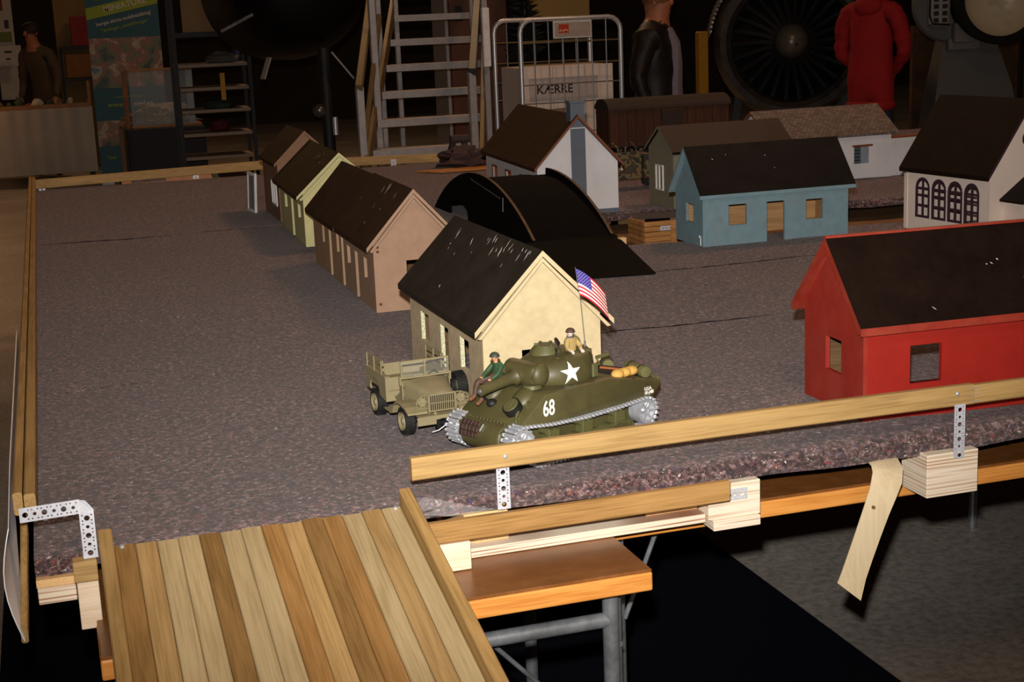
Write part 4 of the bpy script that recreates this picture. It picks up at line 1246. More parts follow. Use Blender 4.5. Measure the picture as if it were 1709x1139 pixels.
# ---- running gear
SPX, SPZ, SPR = 0.1465, 0.0500, 0.0245
IDX, IDZ, IDR = -0.1445, 0.0445, 0.0225
def track_path():
    pts = []
    for k in range(0, 13):
        a = math.radians(92 - k * 13.0)
        pts.append((SPX + (SPR + 0.002) * math.cos(a), SPZ + (SPR + 0.002) * math.sin(a)))
    pts += [(0.118, 0.0045), (0.05, 0.0030), (-0.06, 0.0030), (-0.116, 0.0045)]
    for k in range(0, 13):
        a = math.radians(-118 - k * 12.7)
        pts.append((IDX + (IDR + 0.002) * math.cos(a), IDZ + (IDR + 0.002) * math.sin(a)))
    pts += [(-0.08, 0.0655), (0.0, 0.0645), (0.08, 0.0685)]
    return pts
TP = track_path()
seg = [(Vector((a[0], 0, a[1])), Vector((c[0], 0, c[1]))) for a, c in zip(TP, TP[1:] + TP[:1])]
tot = sum((q - p_).length for p_, q in seg)
NL = int(tot / 0.0088)
def walk(d):
    d %= tot
    for p_, q in seg:
        l = (q - p_).length
        if d <= l:
            return p_.lerp(q, d / l), (q - p_).normalized()
        d -= l
    return seg[-1][1], (seg[-1][1] - seg[-1][0]).normalized()
for s in (-1, 1):
    b = B()
    for i in range(NL):
        p_, t = walk(i * tot / NL)
        ang = math.atan2(-t.z, t.x)
        c = (p_.x, s * 0.0735, p_.z)
        b.box(c, (0.0070, 0.027, 0.0032), (0, ang, 0), 0.0006)
        nrm = Vector((-t.z, 0, t.x))
        out = nrm if nrm.dot(Vector((p_.x, 0, p_.z - 0.04))) > 0 else -nrm
        if abs(p_.x) < 0.12:
            out = Vector((0, 0, 1)) if p_.z > 0.04 else Vector((0, 0, -1))
        b.box(Vector(c) + out * 0.0016, (0.0026, 0.025, 0.0022), (0, ang, 0))
        for e in (-1, 1):
            b.box(Vector(c) + Vector((0, e * 0.0136, 0)) + out * 0.0004, (0.0042, 0.0030, 0.0052), (0, ang, 0))
    # a track is lots of links, each only a few pixels: one mesh
    b.obj('track', M_CHROME, tank)
    yo = s * 0.0735
    def wheel(nm, x, z, r, m, w=0.020, spokes=0, teeth=0, par=tank):
        M = frame((x, yo, z), (1, 0, 0), (0, 0, s))
        Mz = Matrix.Translation((x, yo, z)) @ Matrix.Rotation(-s * PI / 2, 4, 'X')
        bb = B().lathe([(0.0, w * 0.36), (r * 0.22, w * 0.38), (r * 0.26, w * 0.22), (r * 0.72, w * 0.30), (r * 0.78, w * 0.5), (r, w * 0.5), (r, -w * 0.5), (0, -w * 0.5)], 22, Mz)
        oo = bb.obj(nm, m, par, smooth=0.5)
        for k in range(spokes):
            a = 2 * PI * k / spokes
            B().bar(Mz @ Vector((r * 0.22 * math.cos(a), r * 0.22 * math.sin(a), w * 0.40)), Mz @ Vector((r * 0.76 * math.cos(a), r * 0.76 * math.sin(a), w * 0.42)), r * 0.14, w * 0.12, 0, Mz.to_3x3() @ Vector((0, 0, 1))).obj('spoke', m, oo)
        if teeth:
            tb = B()
            for k in range(teeth):
                a = 2 * PI * k / teeth
                for e in (0.36, -0.36):
                    tb.box(Mz @ Vector((r * 1.03 * math.cos(a), r * 1.03 * math.sin(a), w * e)), (r * 0.17, r * 0.17, w * 0.12), (Mz.to_3x3() @ Matrix.Rotation(a, 3, 'Z')).to_4x4())
            tb.obj('sprocket_teeth', m, oo)
        return oo
    wheel('drive_sprocket', SPX, SPZ, SPR * 0.93, M_CHROME, 0.026, 6, 13)
    wheel('idler_wheel', IDX, IDZ, IDR * 0.97, M_CHROME, 0.026, 6)
    for bx in (-0.078, 0.0, 0.078):
        bo = soften(B().prism([(bx - 0.010, 0.060), (bx + 0.010, 0.060), (bx + 0.012, 0.040), (bx + 0.008, 0.022), (bx - 0.008, 0.022), (bx - 0.012, 0.040)], yo - 0.009, yo + 0.0105, 'xz'), 0.0015).obj('bogie_bracket', M_OLIVE2, tank)
        B().prism([(bx - 0.026, 0.030), (bx, 0.038), (bx + 0.026, 0.030), (bx + 0.024, 0.018), (bx - 0.024, 0.018)], yo + s * 0.0107, yo + s * 0.0135, 'xz').obj('bogie_arm', M_OLIVE, bo)
        for k in (-1, 1):
            B().b2(bx - 0.003 + k * 0.006, bx + 0.003 + k * 0.006, yo + s * 0.0106, yo + s * 0.0142, 0.042, 0.059).obj('spring_rib', M_OLIVE2, bo)
            wheel('road_wheel', bx + k * 0.0195, 0.0225, 0.0172, M_OLIVE2, 0.019, 6)
        B().cyl((bx + 0.013, yo - 0.008, 0.0575), (bx + 0.013, yo + 0.008, 0.0575), 0.0055, None, 12).obj('return_roller', M_OLIVE2, tank)

# ---- turret
def turret_ring(z, cx, rx, ry, nose=0.0, pw=2.35, n=44):
    r = []
    for k in range(n):
        a = 2 * PI * k / n
        ca, sa = math.cos(a), math.sin(a)
        x = math.copysign(abs(ca) ** (2 / pw), ca) * rx
        y = math.copysign(abs(sa) ** (2 / pw), sa) * ry
        if x > 0:
            y *= 1 - 0.12 * (x / rx)
        r.append((cx + x, y, z))
    return r
layers = [(z, -0.072 + rx, rx, ry) for z, rx, ry in ((0.1185, 0.066, 0.060), (0.124, 0.069, 0.063), (0.134, 0.070, 0.064), (0.145, 0.069, 0.062), (0.154, 0.065, 0.058), (0.161, 0.059, 0.051), (0.165, 0.052, 0.043), (0.1672, 0.040, 0.030))]
tb = B().loft([turret_ring(z, cx, rx, ry) for z, cx, rx, ry in layers])
turret = tb.obj('turret', M_OLIVE, tank, smooth=0.9)
tbvh = BVHTree.FromPolygons([v.co.copy() for v in turret.data.vertices], [list(p_.vertices) for p_ in turret.data.polygons])
# mantlet and gun
soften(B().box((0.064, 0.0, 0.141), (0.034, 0.084, 0.040), (0, 0.08, 0)), 0.012, 0.5, 4).obj('mantlet', M_OLIVE, tank, smooth=0.8)
for s in (-1, 1):
    B().sph((0.062, s * 0.036, 0.142), (0.019, 0.012, 0.020), 14).obj('mantlet_cheek', M_OLIVE, tank, smooth=1)
gd = Vector((0.166 - 0.082, 0, 0.1285 - 0.1395)).normalized()
g0 = Vector((0.080, 0.0, 0.1395))
q = gd.to_track_quat('Z', 'Y').to_matrix().to_4x4()
B().lathe([(0.0, 0), (0.0150, 0), (0.0150, 0.010), (0.0105, 0.016), (0.0098, 0.030), (0.0088, 0.074), (0.0093, 0.080), (0.0093, 0.0855), (0.0062, 0.0855), (0.0062, 0.070), (0, 0.070)], 24, Matrix.Translation(g0) @ q).obj('gun_barrel', M_OLIVE, tank, smooth=0.6)
B().sph(g0 + gd * 0.084 + Vector((0, 0.0, -0.0005)), (0.0075, 0.0064, 0.0064), 12).obj('muzzle_plug', paint('muzzle_grey', '#4d4a42', 0.45), tank, smooth=1)
# cupola, hatches, fittings on the turret roof
B().lathe([(0.029, 0.0), (0.027, 0.006), (0.0205, 0.0135), (0.0195, 0.0155), (0.0, 0.0160)], 24, Matrix.Translation((0.006, -0.010, 0.1640))).obj('cupola', M_OLIVE2, tank, smooth=0.5)
b = B()
for k in range(6):
    a = 2 * PI * k / 6 + 0.3
    b.box((0.006 + 0.017 * math.cos(a), -0.010 + 0.017 * math.sin(a), 0.1795), (0.006, 0.004, 0.005), (0, 0, a))
b.obj('vision_blocks', M_OLIVE2, tank)
B().cyl((0.012, 0.024, 0.158), (0.012, 0.024, 0.174), 0.0016, None, 8).sph((0.012, 0.024, 0.176), (0.0026, 0.0026, 0.004), 8).obj('aiming_post', M_DARK, tank)
B().cyl((0.014, 0.030, 0.156), (0.014, 0.030, 0.164), 0.008, 0.0075, 14).obj('periscope', M_OLIVE2, tank, smooth=0.6)
B().lathe([(0.018, 0), (0.0185, 0.003), (0.0145, 0.0035), (0.0145, -0.003)], 24, Matrix.Translation((-0.028, 0.018, 0.1640))).obj('hatch_ring', M_OLIVE2, tank, smooth=0.5)
for ang, tilt in ((-0.9, 1.15), (PI + 0.7, 1.0)):
    c = Vector((-0.028 + 0.019 * math.cos(ang), 0.018 + 0.019 * math.sin(ang), 0.1675))
    M = Matrix.Translation(c) @ Matrix.Rotation(ang, 4, 'Z') @ Matrix.Rotation(-tilt, 4, 'Y')
    bb = B()
    bb.lathe([(0, 0), (0.015, 0), (0.015, 0.0022), (0, 0.0022)], 16, M @ Matrix.Translation((0.008, 0, 0)), -PI / 2, PI / 2)
    bb.obj('hatch_flap', M_RUST if tilt > 1.1 else M_OLIVE2, tank)
B().cyl((-0.060, -0.004, 0.158), (-0.060, -0.004, 0.1685), 0.0085, 0.008, 14).obj('ventilator', M_OLIVE2, tank, smooth=0.6)
B().cyl((-0.056, 0.032, 0.155), (-0.056, 0.032, 0.1665), 0.0065, 0.006, 14).obj('aerial_base', M_OLIVE2, tank, smooth=0.6)
B().cyl((-0.0655, 0.014, 0.158), (-0.0655, 0.014, 0.176), 0.0022, 0.0018, 10).obj('aerial_socket', M_STEEL, tank, smooth=0.6)
B().bar((-0.066, 0.040, 0.150), (-0.094, 0.044, 0.152), 0.004, 0.006, 0.0006).obj('gun_rest', M_OLIVE2, tank)
B().tube([(-0.052, 0.0565 + 0.006 * math.sin(a), 0.146 + 0.0055 * math.cos(a)) for a in [PI * k / 6 for k in range(7)]], 0.0012, 6).obj('lifting_ring', M_OLIVE2, tank)
B().b2(-0.050, -0.037, 0.0575, 0.0630, 0.123, 0.147, 0.0015).obj('pistol_port', M_OLIVE2, tank)
# star, wrapped on the turret side
def wrap_star(cx, cz, R):
    pts_ = []
    for k in range(10):
        r = R if k % 2 == 0 else R * 0.385
        a = PI / 2 + k * PI / 5
        pts_.append((r * math.cos(a), r * math.sin(a)))
    t = bmesh.new()
    c = t.verts.new((0, 0, 0))
    vs_ = [t.verts.new((a, e, 0)) for a, e in pts_]
    for k in range(10):
        t.faces.new((c, vs_[k], vs_[(k + 1) % 10]))
    bmesh.ops.subdivide_edges(t, edges=t.edges[:], cuts=3, use_grid_fill=True)
    c0_ = tbvh.ray_cast(Vector((cx, 0.2, cz)), Vector((0, -1, 0)))[0]
    for v in t.verts:
        d_ = Vector((0.10, 0.93, 0.30)).normalized()
        ex = Vector((-1, 0.10, 0)).normalized()
        ez = d_.cross(ex).normalized()
        ez = ez if ez.z > 0 else -ez
        x, z = cx - v.co.x, cz + v.co.y
        hit = tbvh.ray_cast(c0_ + ex * v.co.x + ez * v.co.y + d_ * 0.06, -d_)
        if hit[0] is not None:
            v.co = hit[0] + hit[1] * 0.0006
        else:
            v.co = Vector((x, 0.06, z))
    bb = B()
    bb._add(t)
    return bb
wrap_star(0.012, 0.1410, 0.0205).obj('star_emblem', M_WHITE, tank)
Mside = lambda x, z: frame((x, 0.0802, z), (-1, 0, 0), (0, 0, 1))
text('hull_number', '68', 0.0375, M_WHITE, tank, Mside(0.084, 0.0955), 0.0002, 0.0006, 'CENTER', 0.72)
text('marking', 'U.S.A.', 0.0085, M_WHITE, tank, Mside(-0.154, 0.0835), 0.0002, 0.0002, 'CENTER', 0.9)
text('marking', '101-J488', 0.0085, M_WHITE, tank, Mside(-0.156, 0.0760), 0.0002, 0.0002, 'CENTER', 0.75)

# ---- things carried on the tank (placed in the tank's own frame, kept as things)
TM = Matrix.Translation((0.818, 2.3955, FZ + 0.002)) @ Matrix.Rotation(math.radians(203.2), 4, 'Z') @ Matrix.Diagonal((1.02, 1.02, 1.02, 1))
def on_tank(o):
    o.matrix_world = TM @ o.matrix_basis
    return o
M_SAND = paint('sandbag_yellow', '#c89a4c', 0.7, 0, 0.08, 30, 0.1)
bag = thing('ration_bag', 'yellow tied sandbag roll lying on the tank rear deck', 'bag', (-0.114, 0.062, 0.1095))
for k, x in enumerate((-0.017, 0.0, 0.017)):
    B().sph((x, 0, 0.0085), (0.0125, 0.0115, 0.0085), 14).obj('bag_segment', M_SAND, bag, smooth=1)
B().cyl((-0.02, 0, 0.009), (0.02, 0, 0.009), 0.008, None, 12).obj('bag_core', M_SAND, bag, smooth=1)
on_tank(bag)
M_TARP = paint('olive_canvas', '#5f5c34', 0.75, 0, 0.1, 40, 0.15)
for lab, x, y, z, L_, r, rz in (('rolled olive tarpaulin across the rear end of the tank', -0.172, 0.036, 0.0985, 0.032, 0.0105, 1.30), ('folded olive bedroll on the far side of the tank rear deck', -0.160, -0.028, 0.1010, 0.02, 0.011, 0.9)):
    tp = thing('tarpaulin_roll', lab, 'tarpaulin', (x, y, z + r))
    tp.rotation_euler = (0, 0, rz)
    soften(B().cyl((-L_, 0, 0), (L_, 0, 0), r, None, 16), 0.002, 0.6).obj('canvas_roll', M_TARP, tp, smooth=0.7)
    for e in (-0.55, 0.55):
        B().lathe([(r + 0.0004, -0.0015), (r + 0.0010, -0.0015), (r + 0.0010, 0.0015), (r + 0.0004, 0.0015)], 16, Matrix.Translation((e * L_, 0, 0)) @ Matrix.Rotation(PI / 2, 4, 'Y')).obj('strap', M_DARK, tp)
    on_tank(tp)
rf = thing('toy_rifle', 'tiny rifle with orange wooden stock lying behind the turret', 'toy rifle', (-0.136, 0.008, 0.1125))
rf.rotation_euler = (0, -0.18, -0.55)
B().bar((-0.034, 0, 0), (0.030, 0, 0), 0.0035, 0.0045, 0.0008).obj('stock', paint('rifle_wood', '#8a4c22', 0.5), rf)
B().cyl((-0.036, 0, 0.0030), (0.040, 0, 0.0030), 0.0013, None, 8).b2(-0.036, -0.022, -0.002, 0.002, -0.002, 0.003).b2(0.024, 0.036, -0.002, 0.002, -0.002, 0.0035).obj('barrel', M_BLACK, rf)
on_tank(rf)

# ---- flag
M_FR = paint('flag_red', '#c81f33', 0.6, 0, 0.03, 20, 0)
M_FW = paint('flag_white', '#ece6da', 0.6, 0, 0.03, 20, 0)
M_FB = paint('flag_blue', '#3a2f86', 0.6, 0, 0.03, 20, 0)
flag = thing('paper_flag', 'small stars and stripes flag on a thin pole above the tank', 'flag', (0, 0, 0))
def flagpt(u, v):
    """u along the fly 0..1, v down the hoist 0..1 (tank-local metres)"""
    L_, H_ = 0.068, 0.0475
    base = Vector((-0.0660, -0.004, 0.3030)) + Vector((-0.0045, 0.004, -0.0475)) * v
    along = Vector((-0.80, 0.10, 0)).normalized()
    drop = -0.052 * u ** 1.35 - 0.002 * math.sin(u * PI)
    bow = 0.006 * math.sin(u * PI)
    return base + along * (L_ * u * 0.92) + Vector((0, bow, drop))
U, V = 24, 26
bf = B()
vv = [[bf.bm.verts.new(flagpt(i / U, j / V)) for j in range(V + 1)] for i in range(U + 1)]
vb = [[bf.bm.verts.new(flagpt(i / U, j / V) + Vector((0, -0.0004, 0))) for j in range(V + 1)] for i in range(U + 1)]
fi = {}
for i in range(U):
    for j in range(V):
        f1 = bf.bm.faces.new((vv[i][j], vv[i][j + 1], vv[i + 1][j + 1], vv[i + 1][j]))
        f2 = bf.bm.faces.new((vb[i][j], vb[i + 1][j], vb[i + 1][j + 1], vb[i][j + 1]))
        k = 2 if (i < 10 and j < 14) else (0 if (j // 2) % 2 == 0 else 1)
        fi[f1] = fi[f2] = k
bf.obj('flag_cloth', [M_FR, M_FW, M_FB], flag, smooth=1.5, pick=lambda f: fi.get(f, 1), recalc=False)
b = B()
for r_ in range(9):
    for c in range(6 if r_ % 2 == 0 else 5):
        u = (0.9 + (c if r_ % 2 == 0 else c + 0.5) * 1.6) / U
        v = (1.0 + r_ * 1.5) / V
        P0 = flagpt(u, v) + Vector((0, 0.0004, 0))
        du = (flagpt(u + 0.02, v) - flagpt(u, v)).normalized()
        dv = (flagpt(u, v + 0.02) - flagpt(u, v)).normalized()
        pp = []
        for k in range(10):
            rr_ = 0.00085 if k % 2 == 0 else 0.00035
            a = PI / 2 + k * PI / 5
            pp.append(P0 + du * rr_ * math.cos(a) - dv * rr_ * math.sin(a))
        b.poly(pp, [tuple(range(10))])
b.obj('flag_stars', M_FW, flag, recalc=False)
B().tube([(-0.0655, 0.014, 0.172), (-0.0690, 0.002, 0.250), (-0.0658, -0.0045, 0.3055)], 0.0006, 6).obj('flag_pole', M_STEEL, flag)
on_tank(flag)

# ================================================================== FIGURES
def figure_mesh(name, joints, bones, mats, boneseg, sub=2, bulk=1.0):
    """one continuous body grown round a skeleton: joints {n:(pos, r)}, bones [(a,b)], materials by nearest bone"""
    me = bpy.data.meshes.new(name)
    keys = list(joints)
    me.from_pydata([joints[k][0] for k in keys], [(keys.index(a), keys.index(c)) for a, c in bones], [])
    o = bpy.data.objects.new(name, me)
    COL.objects.link(o)
    sk = o.modifiers.new('skin', 'SKIN')
    sk.use_smooth_shade = True
    for i, k in enumerate(keys):
        r = joints[k][1]
        r = r if isinstance(r, tuple) else (r, r)
        r = (r[0] * bulk, r[1] * bulk)
        me.skin_vertices[0].data[i].radius = r
        me.skin_vertices[0].data[i].use_root = (i == 0)
    ss = o.modifiers.new('sub', 'SUBSURF')
    ss.levels = ss.render_levels = sub
    dg = bpy.context.evaluated_depsgraph_get()
    ev = bpy.data.meshes.new_from_object(o.evaluated_get(dg))
    bpy.data.objects.remove(o)
    for m_ in mats:
        ev.materials.append(m_)
    segs = [(Vector(joints[a][0]), Vector(joints[c][0]), boneseg(a, c)) for a, c in bones]
    for p_ in ev.polygons:
        c = p_.center
        best, bi = 1e9, 0
        for A, Cc, mi in segs:
            d = Cc - A
            t = max(0, min(1, (c - A).dot(d) / max(d.length_squared, 1e-12)))
            dd = (A + d * t - c).length
            if dd < best:
                best, bi = dd, mi
        p_.material_index = bi
        p_.use_smooth = True
    return ev

def body_obj(name, me, parent):
    o = bpy.data.objects.new(name, me)
    COL.objects.link(o)
    o.parent = parent
    return o

M_SKIN = paint('toy_skin', '#c98f6c', 0.6, 0, 0.06, 30, 0)
M_SKINP = paint('toy_skin_pale', '#cbb9ae', 0.6, 0, 0.06, 30, 0)
M_JACKET = paint('toy_green_jacket', '#2f4a2c', 0.65, 0, 0.2, 200, 0.1)
M_TROUS = paint('toy_brown_trousers', '#4d362a', 0.65, 0, 0.2, 200, 0.1)
M_BOOT = paint('toy_boot', '#6d4632', 0.5, 0, 0.15, 100, 0)
M_HELM = paint('toy_helmet', '#3c4034', 0.5, 0, 0.1, 60, 0.05)
M_KHAKI = paint('toy_khaki', '#a98f58', 0.7, 0, 0.12, 100, 0.1)

def head_parts(par, c, r, face, mskin, mhelm, helmet=True, hair=None):
    """c head centre, r half height, face = forward direction; builds nose, ears, eyes, mouth and helmet or hair"""
    f = Vector(face).normalized()
    s = f.cross(Vector((0, 0, 1))).normalized()
    up = s.cross(f)
    c = Vector(c)
    b = B().sph(c + f * r * 0.86 - up * r * 0.08, (r * 0.20, r * 0.16, r * 0.26), 8)
    b.obj('nose', mskin, par, smooth=1)
    for e in (-1, 1):
        B().sph(c + s * e * r * 0.78 - up * r * 0.05, (r * 0.16, r * 0.16, r * 0.28), 8).obj('ear', mskin, par, smooth=1)
        B().sph(c + f * r * 0.74 + s * e * r * 0.30 + up * r * 0.12, r * 0.10, 8).obj('eye', M_DARK, par, smooth=1)
    B().box(c + f * r * 0.77 - up * r * 0.48, (r * 0.36 if abs(s.x) > 0.5 else r * 0.10, r * 0.36 if abs(s.x) <= 0.5 else r * 0.10, r * 0.08), (0, 0, 0), r * 0.02).obj('mouth', M_RUST, par)
    M = frame(c + up * r * 0.12, f, s)
    if helmet:
        prof_ = [(r * 1.30, -0.02 * r), (r * 1.24, r * 0.10), (r * 1.16, r * 0.42), (r * 0.92, r * 0.80), (r * 0.5, r * 1.05), (0, r * 1.14)]
        M2 = Matrix.Translation(c + up * r * 0.10) @ Matrix(((f.x, s.x, up.x, 0), (f.y, s.y, up.y, 0), (f.z, s.z, up.z, 0), (0, 0, 0, 1)))
        B().lathe([(0, r * 1.02), (r * 1.12, r * 0.05)] + prof_, 20, M2).obj('helmet', mhelm, par, smooth=0.8)
        for e in (-1, 1):
            B().tube([c + s * e * r * 1.0 + up * r * 0.1, c + s * e * r * 0.66 - up * r * 0.55 + f * r * 0.35, c - up * r * 0.98 + f * r * 0.55], r * 0.05, 5).obj('chin_strap', M_TROUS, par)
    elif hair:
        M2 = Matrix.Translation(c - f * r * 0.10 + up * r * 0.10) @ Matrix(((f.x, s.x, up.x, 0), (f.y, s.y, up.y, 0), (f.z, s.z, up.z, 0), (0, 0, 0, 1)))
        B().lathe([(r * 0.90, -r * 0.25), (r * 1.0, r * 0.15), (r * 0.90, r * 0.55), (r * 0.55, r * 0.92), (0, r * 1.02)], 18, M2).obj('hair', hair, par, smooth=0.9)

def hand(par, wrist, d, palm_n, size, m, curl=0.7):
    """palm and five separate curled fingers, root at the wrist, d = pointing direction, palm_n = palm normal"""
    d = Vector(d).normalized()
    n_ = Vector(palm_n)
    n_ = (n_ - d * n_.dot(d)).normalized()
    s = d.cross(n_)
    w = Vector(wrist)
    b = B()
    b.sph(w + d * size * 0.26, (size * 0.25, size * 0.25, size * 0.25), 8)
    b.tube([w, w + d * size * 0.22, w + d * size * 0.48], [size * 0.17, size * 0.24, size * 0.22], 8)
    for k, ln in enumerate((0.42, 0.50, 0.46, 0.36)):
        o_ = s * size * (0.18 - 0.12 * k)
        p0 = w + d * size * 0.44 + o_
        pts_ = [p0]
        a = 0.2
        for q_ in range(3):
            a += curl * 0.75
            pts_.append(pts_[-1] + (d * math.cos(a) + n_ * math.sin(a)) * size * ln * (0.42, 0.32, 0.26)[q_])
        b.tube(pts_, [size * 0.062, size * 0.058, size * 0.052, size * 0.040], 6)
    p0 = w + d * size * 0.14 + s * size * 0.20
    b.tube([p0, p0 + (s * 0.6 + d * 0.5 + n_ * 0.3) * size * 0.24, p0 + (s * 0.6 + d * 1.0 + n_ * 0.8) * size * 0.36], [size * 0.085, size * 0.07, size * 0.05], 6)
    b.obj('hand', m, par, smooth=1.2)

# seated soldier on the glacis, looking ahead (tank-local coordinates, metres)
s1_ = thing('toy_soldier', 'seated toy soldier in green jacket and dark helmet on the tank front', 'toy soldier', (0, 0, 0))
J = {'hip': ((0.093, -0.040, 0.1300), (0.0085, 0.0085)), 'waist': ((0.0905, -0.040, 0.1395), (0.0085, 0.0075)), 'chest': ((0.091, -0.040, 0.1505), (0.0098, 0.0078)), 'neck': ((0.0945, -0.040, 0.1605), 0.0034),
     'head': ((0.0965, -0.040, 0.1665), (0.0050, 0.0048)), 'crown': ((0.0965, -0.040, 0.1715), (0.0048, 0.0048)),
     'shL': ((0.091, -0.0290, 0.1545), 0.0046), 'elL': ((0.104, -0.0250, 0.1415), 0.0038), 'wrL': ((0.1175, -0.029, 0.1350), 0.0026),
     'shR': ((0.091, -0.0510, 0.1545), 0.0046), 'elR': ((0.104, -0.0550, 0.1415), 0.0038), 'wrR': ((0.1175, -0.051, 0.1350), 0.0026),
     'hiL': ((0.098, -0.0345, 0.1285), 0.0066), 'knL': ((0.1255, -0.0300, 0.1305), 0.0052), 'anL': ((0.1390, -0.0280, 0.1040), 0.0036), 'toL': ((0.1520, -0.0280, 0.0970), 0.0034),
     'hiR': ((0.098, -0.0455, 0.1285), 0.0066), 'knR': ((0.1275, -0.0520, 0.1300), 0.0052), 'anR': ((0.1350, -0.0520, 0.1055), 0.0036), 'toR': ((0.1475, -0.0530, 0.1000), 0.0034)}
BN = [('hip', 'waist'), ('waist', 'chest'), ('chest', 'neck'), ('neck', 'head'), ('head', 'crown'), ('chest', 'shL'), ('shL', 'elL'), ('elL', 'wrL'), ('chest', 'shR'), ('shR', 'elR'), ('elR', 'wrR'),
      ('hip', 'hiL'), ('hiL', 'knL'), ('knL', 'anL'), ('anL', 'toL'), ('hip', 'hiR'), ('hiR', 'knR'), ('knR', 'anR'), ('anR', 'toR')]
def seg1(a, c):
    if c in ('head', 'crown'):
        return 0
    if c in ('toL', 'toR'):
        return 3
    if c[:2] in ('hi', 'kn', 'an'):
        return 2
    return 1
body_obj('body', figure_mesh('body', J, BN, [M_SKIN, M_JACKET, M_TROUS, M_BOOT], seg1, 2, 1.22), s1_)
head_parts(s1_, (0.0968, -0.040, 0.1692), 0.0072, (1, -0.15, 0), M_SKIN, M_HELM)
hand(s1_, (0.1175, -0.029, 0.1350), (1, -0.1, -0.4), (0, -0.3, -1), 0.0115, M_SKIN)
hand(s1_, (0.1175, -0.051, 0.1350), (1, 0.1, -0.4), (0, 0.3, -1), 0.0115, M_SKIN)
B().bar((0.087, -0.0275, 0.147), (0.117, -0.033, 0.137), 0.003, 0.005, 0.0008).obj('rifle_stock', paint('toy_wood', '#6e4130', 0.5), s1_)
B().cyl((0.100, -0.030, 0.144), (0.130, -0.035, 0.1345), 0.0011, None, 6).obj('rifle_barrel', M_STEEL, s1_)
B().b2(0.0795, 0.0840, -0.048, -0.032, 0.138, 0.152, 0.0015).obj('pack', M_JACKET, s1_)
B().b2(0.0945, 0.101, -0.0335, -0.0315, 0.1335, 0.1365).obj('belt', M_DARK, s1_)
on_tank(s1_)

# commander standing in the turret hatch, looking towards the camera side
s2_ = thing('toy_soldier', 'toy soldier in khaki jacket standing in the turret hatch', 'toy soldier', (0, 0, 0))
J = {'hip': ((-0.045, 0.020, 0.1580), (0.0085, 0.0085)), 'waist': ((-0.045, 0.020, 0.1660), (0.0088, 0.0080)), 'chest': ((-0.045, 0.020, 0.1790), (0.0100, 0.0078)), 'neck': ((-0.0445, 0.0205, 0.1880), 0.0034),
     'head': ((-0.0440, 0.0215, 0.1935), (0.0050, 0.0048)), 'crown': ((-0.0440, 0.0215, 0.1985), (0.0048, 0.0048)),
     'shL': ((-0.0545, 0.022, 0.1815), 0.0048), 'elL': ((-0.0600, 0.029, 0.1705), 0.0040), 'wrL': ((-0.0530, 0.0375, 0.1665), 0.0028),
     'shR': ((-0.0355, 0.022, 0.1815), 0.0048), 'elR': ((-0.0290, 0.029, 0.1720), 0.0040), 'wrR': ((-0.0280, 0.0380, 0.1685), 0.0028)}
BN = [('hip', 'waist'), ('waist', 'chest'), ('chest', 'neck'), ('neck', 'head'), ('head', 'crown'), ('chest', 'shL'), ('shL', 'elL'), ('elL', 'wrL'), ('chest', 'shR'), ('shR', 'elR'), ('elR', 'wrR')]
body_obj('body', figure_mesh('body', J, BN, [M_SKINP, M_KHAKI], lambda a, c: 0 if c in ('head', 'crown') else 1, 2, 1.18), s2_)
head_parts(s2_, (-0.0438, 0.0218, 0.1962), 0.0068, (0.35, 1, 0), M_SKINP, M_TROUS)
hand(s2_, (-0.0530, 0.0375, 0.1665), (0.3, 1, -0.2), (0, 0, -1), 0.0115, M_SKINP)
hand(s2_, (-0.0280, 0.0380, 0.1685), (-0.1, 1, -0.2), (0, 0, -1), 0.0115, M_SKINP)
B().lathe([(0.0050, -0.0015), (0.0066, 0), (0.0050, 0.0022)], 14, Matrix.Translation((-0.0445, 0.0205, 0.1875))).obj('scarf', paint('toy_scarf', '#4c4a4e', 0.8), s2_, smooth=1)
SH = Matrix.Translation((0.0175, -0.002, 0.003))
for c_ in s2_.children:
    c_.matrix_basis = SH @ c_.matrix_basis
on_tank(s2_)
# ================================================================== WEAPONS CARRIER
M_KH = paint('truck_khaki', '#857a5a', 0.6, 0, 0.07, 25, 0.05, '#6d634a', 0.3, 12)
jp = thing('model_truck', 'khaki open-top model army truck standing beside the tank', 'model truck', (0.638, 2.660, FZ + 0.002), math.radians(-84.7), None, 1.06)
def tyre_mesh(r, w, nm='tyre'):
    b = B().lathe([(r * 0.62, -w * 0.40), (r * 0.90, -w * 0.5), (r * 0.975, -w * 0.36), (r * 0.975, w * 0.36), (r * 0.90, w * 0.5), (r * 0.62, w * 0.40), (r * 0.62, -w * 0.40)], 28)
    for k in range(22):
        a = 2 * PI * k / 22
        for e in (-1, 1):
            b.box((r * 0.968 * math.cos(a + e * 0.06), r * 0.968 * math.sin(a + e * 0.06), e * w * 0.22), (r * 0.07, r * 0.15, w * 0.42), Matrix.Rotation(a + e * 0.06, 4, 'Z') @ Matrix.Rotation(e * 0.5, 4, 'X'))
    return b.mesh(nm, M_RUBBER)
TY = tyre_mesh(0.0255, 0.0195)
hb = B().lathe([(0, -0.004), (0.0160, -0.004), (0.0165, 0.006), (0.0140, 0.0045), (0.0125, 0.001), (0.006, 0.002), (0.005, 0.005), (0, 0.0055)], 24)
for k in range(6):
    a = PI * k / 3
    hb.cyl((0.0092 * math.cos(a), 0.0092 * math.sin(a), 0.0012), (0.0092 * math.cos(a), 0.0092 * math.sin(a), 0.0036), 0.0011, None, 6)
HB = hb.mesh('hub', M_KH, 0.5)
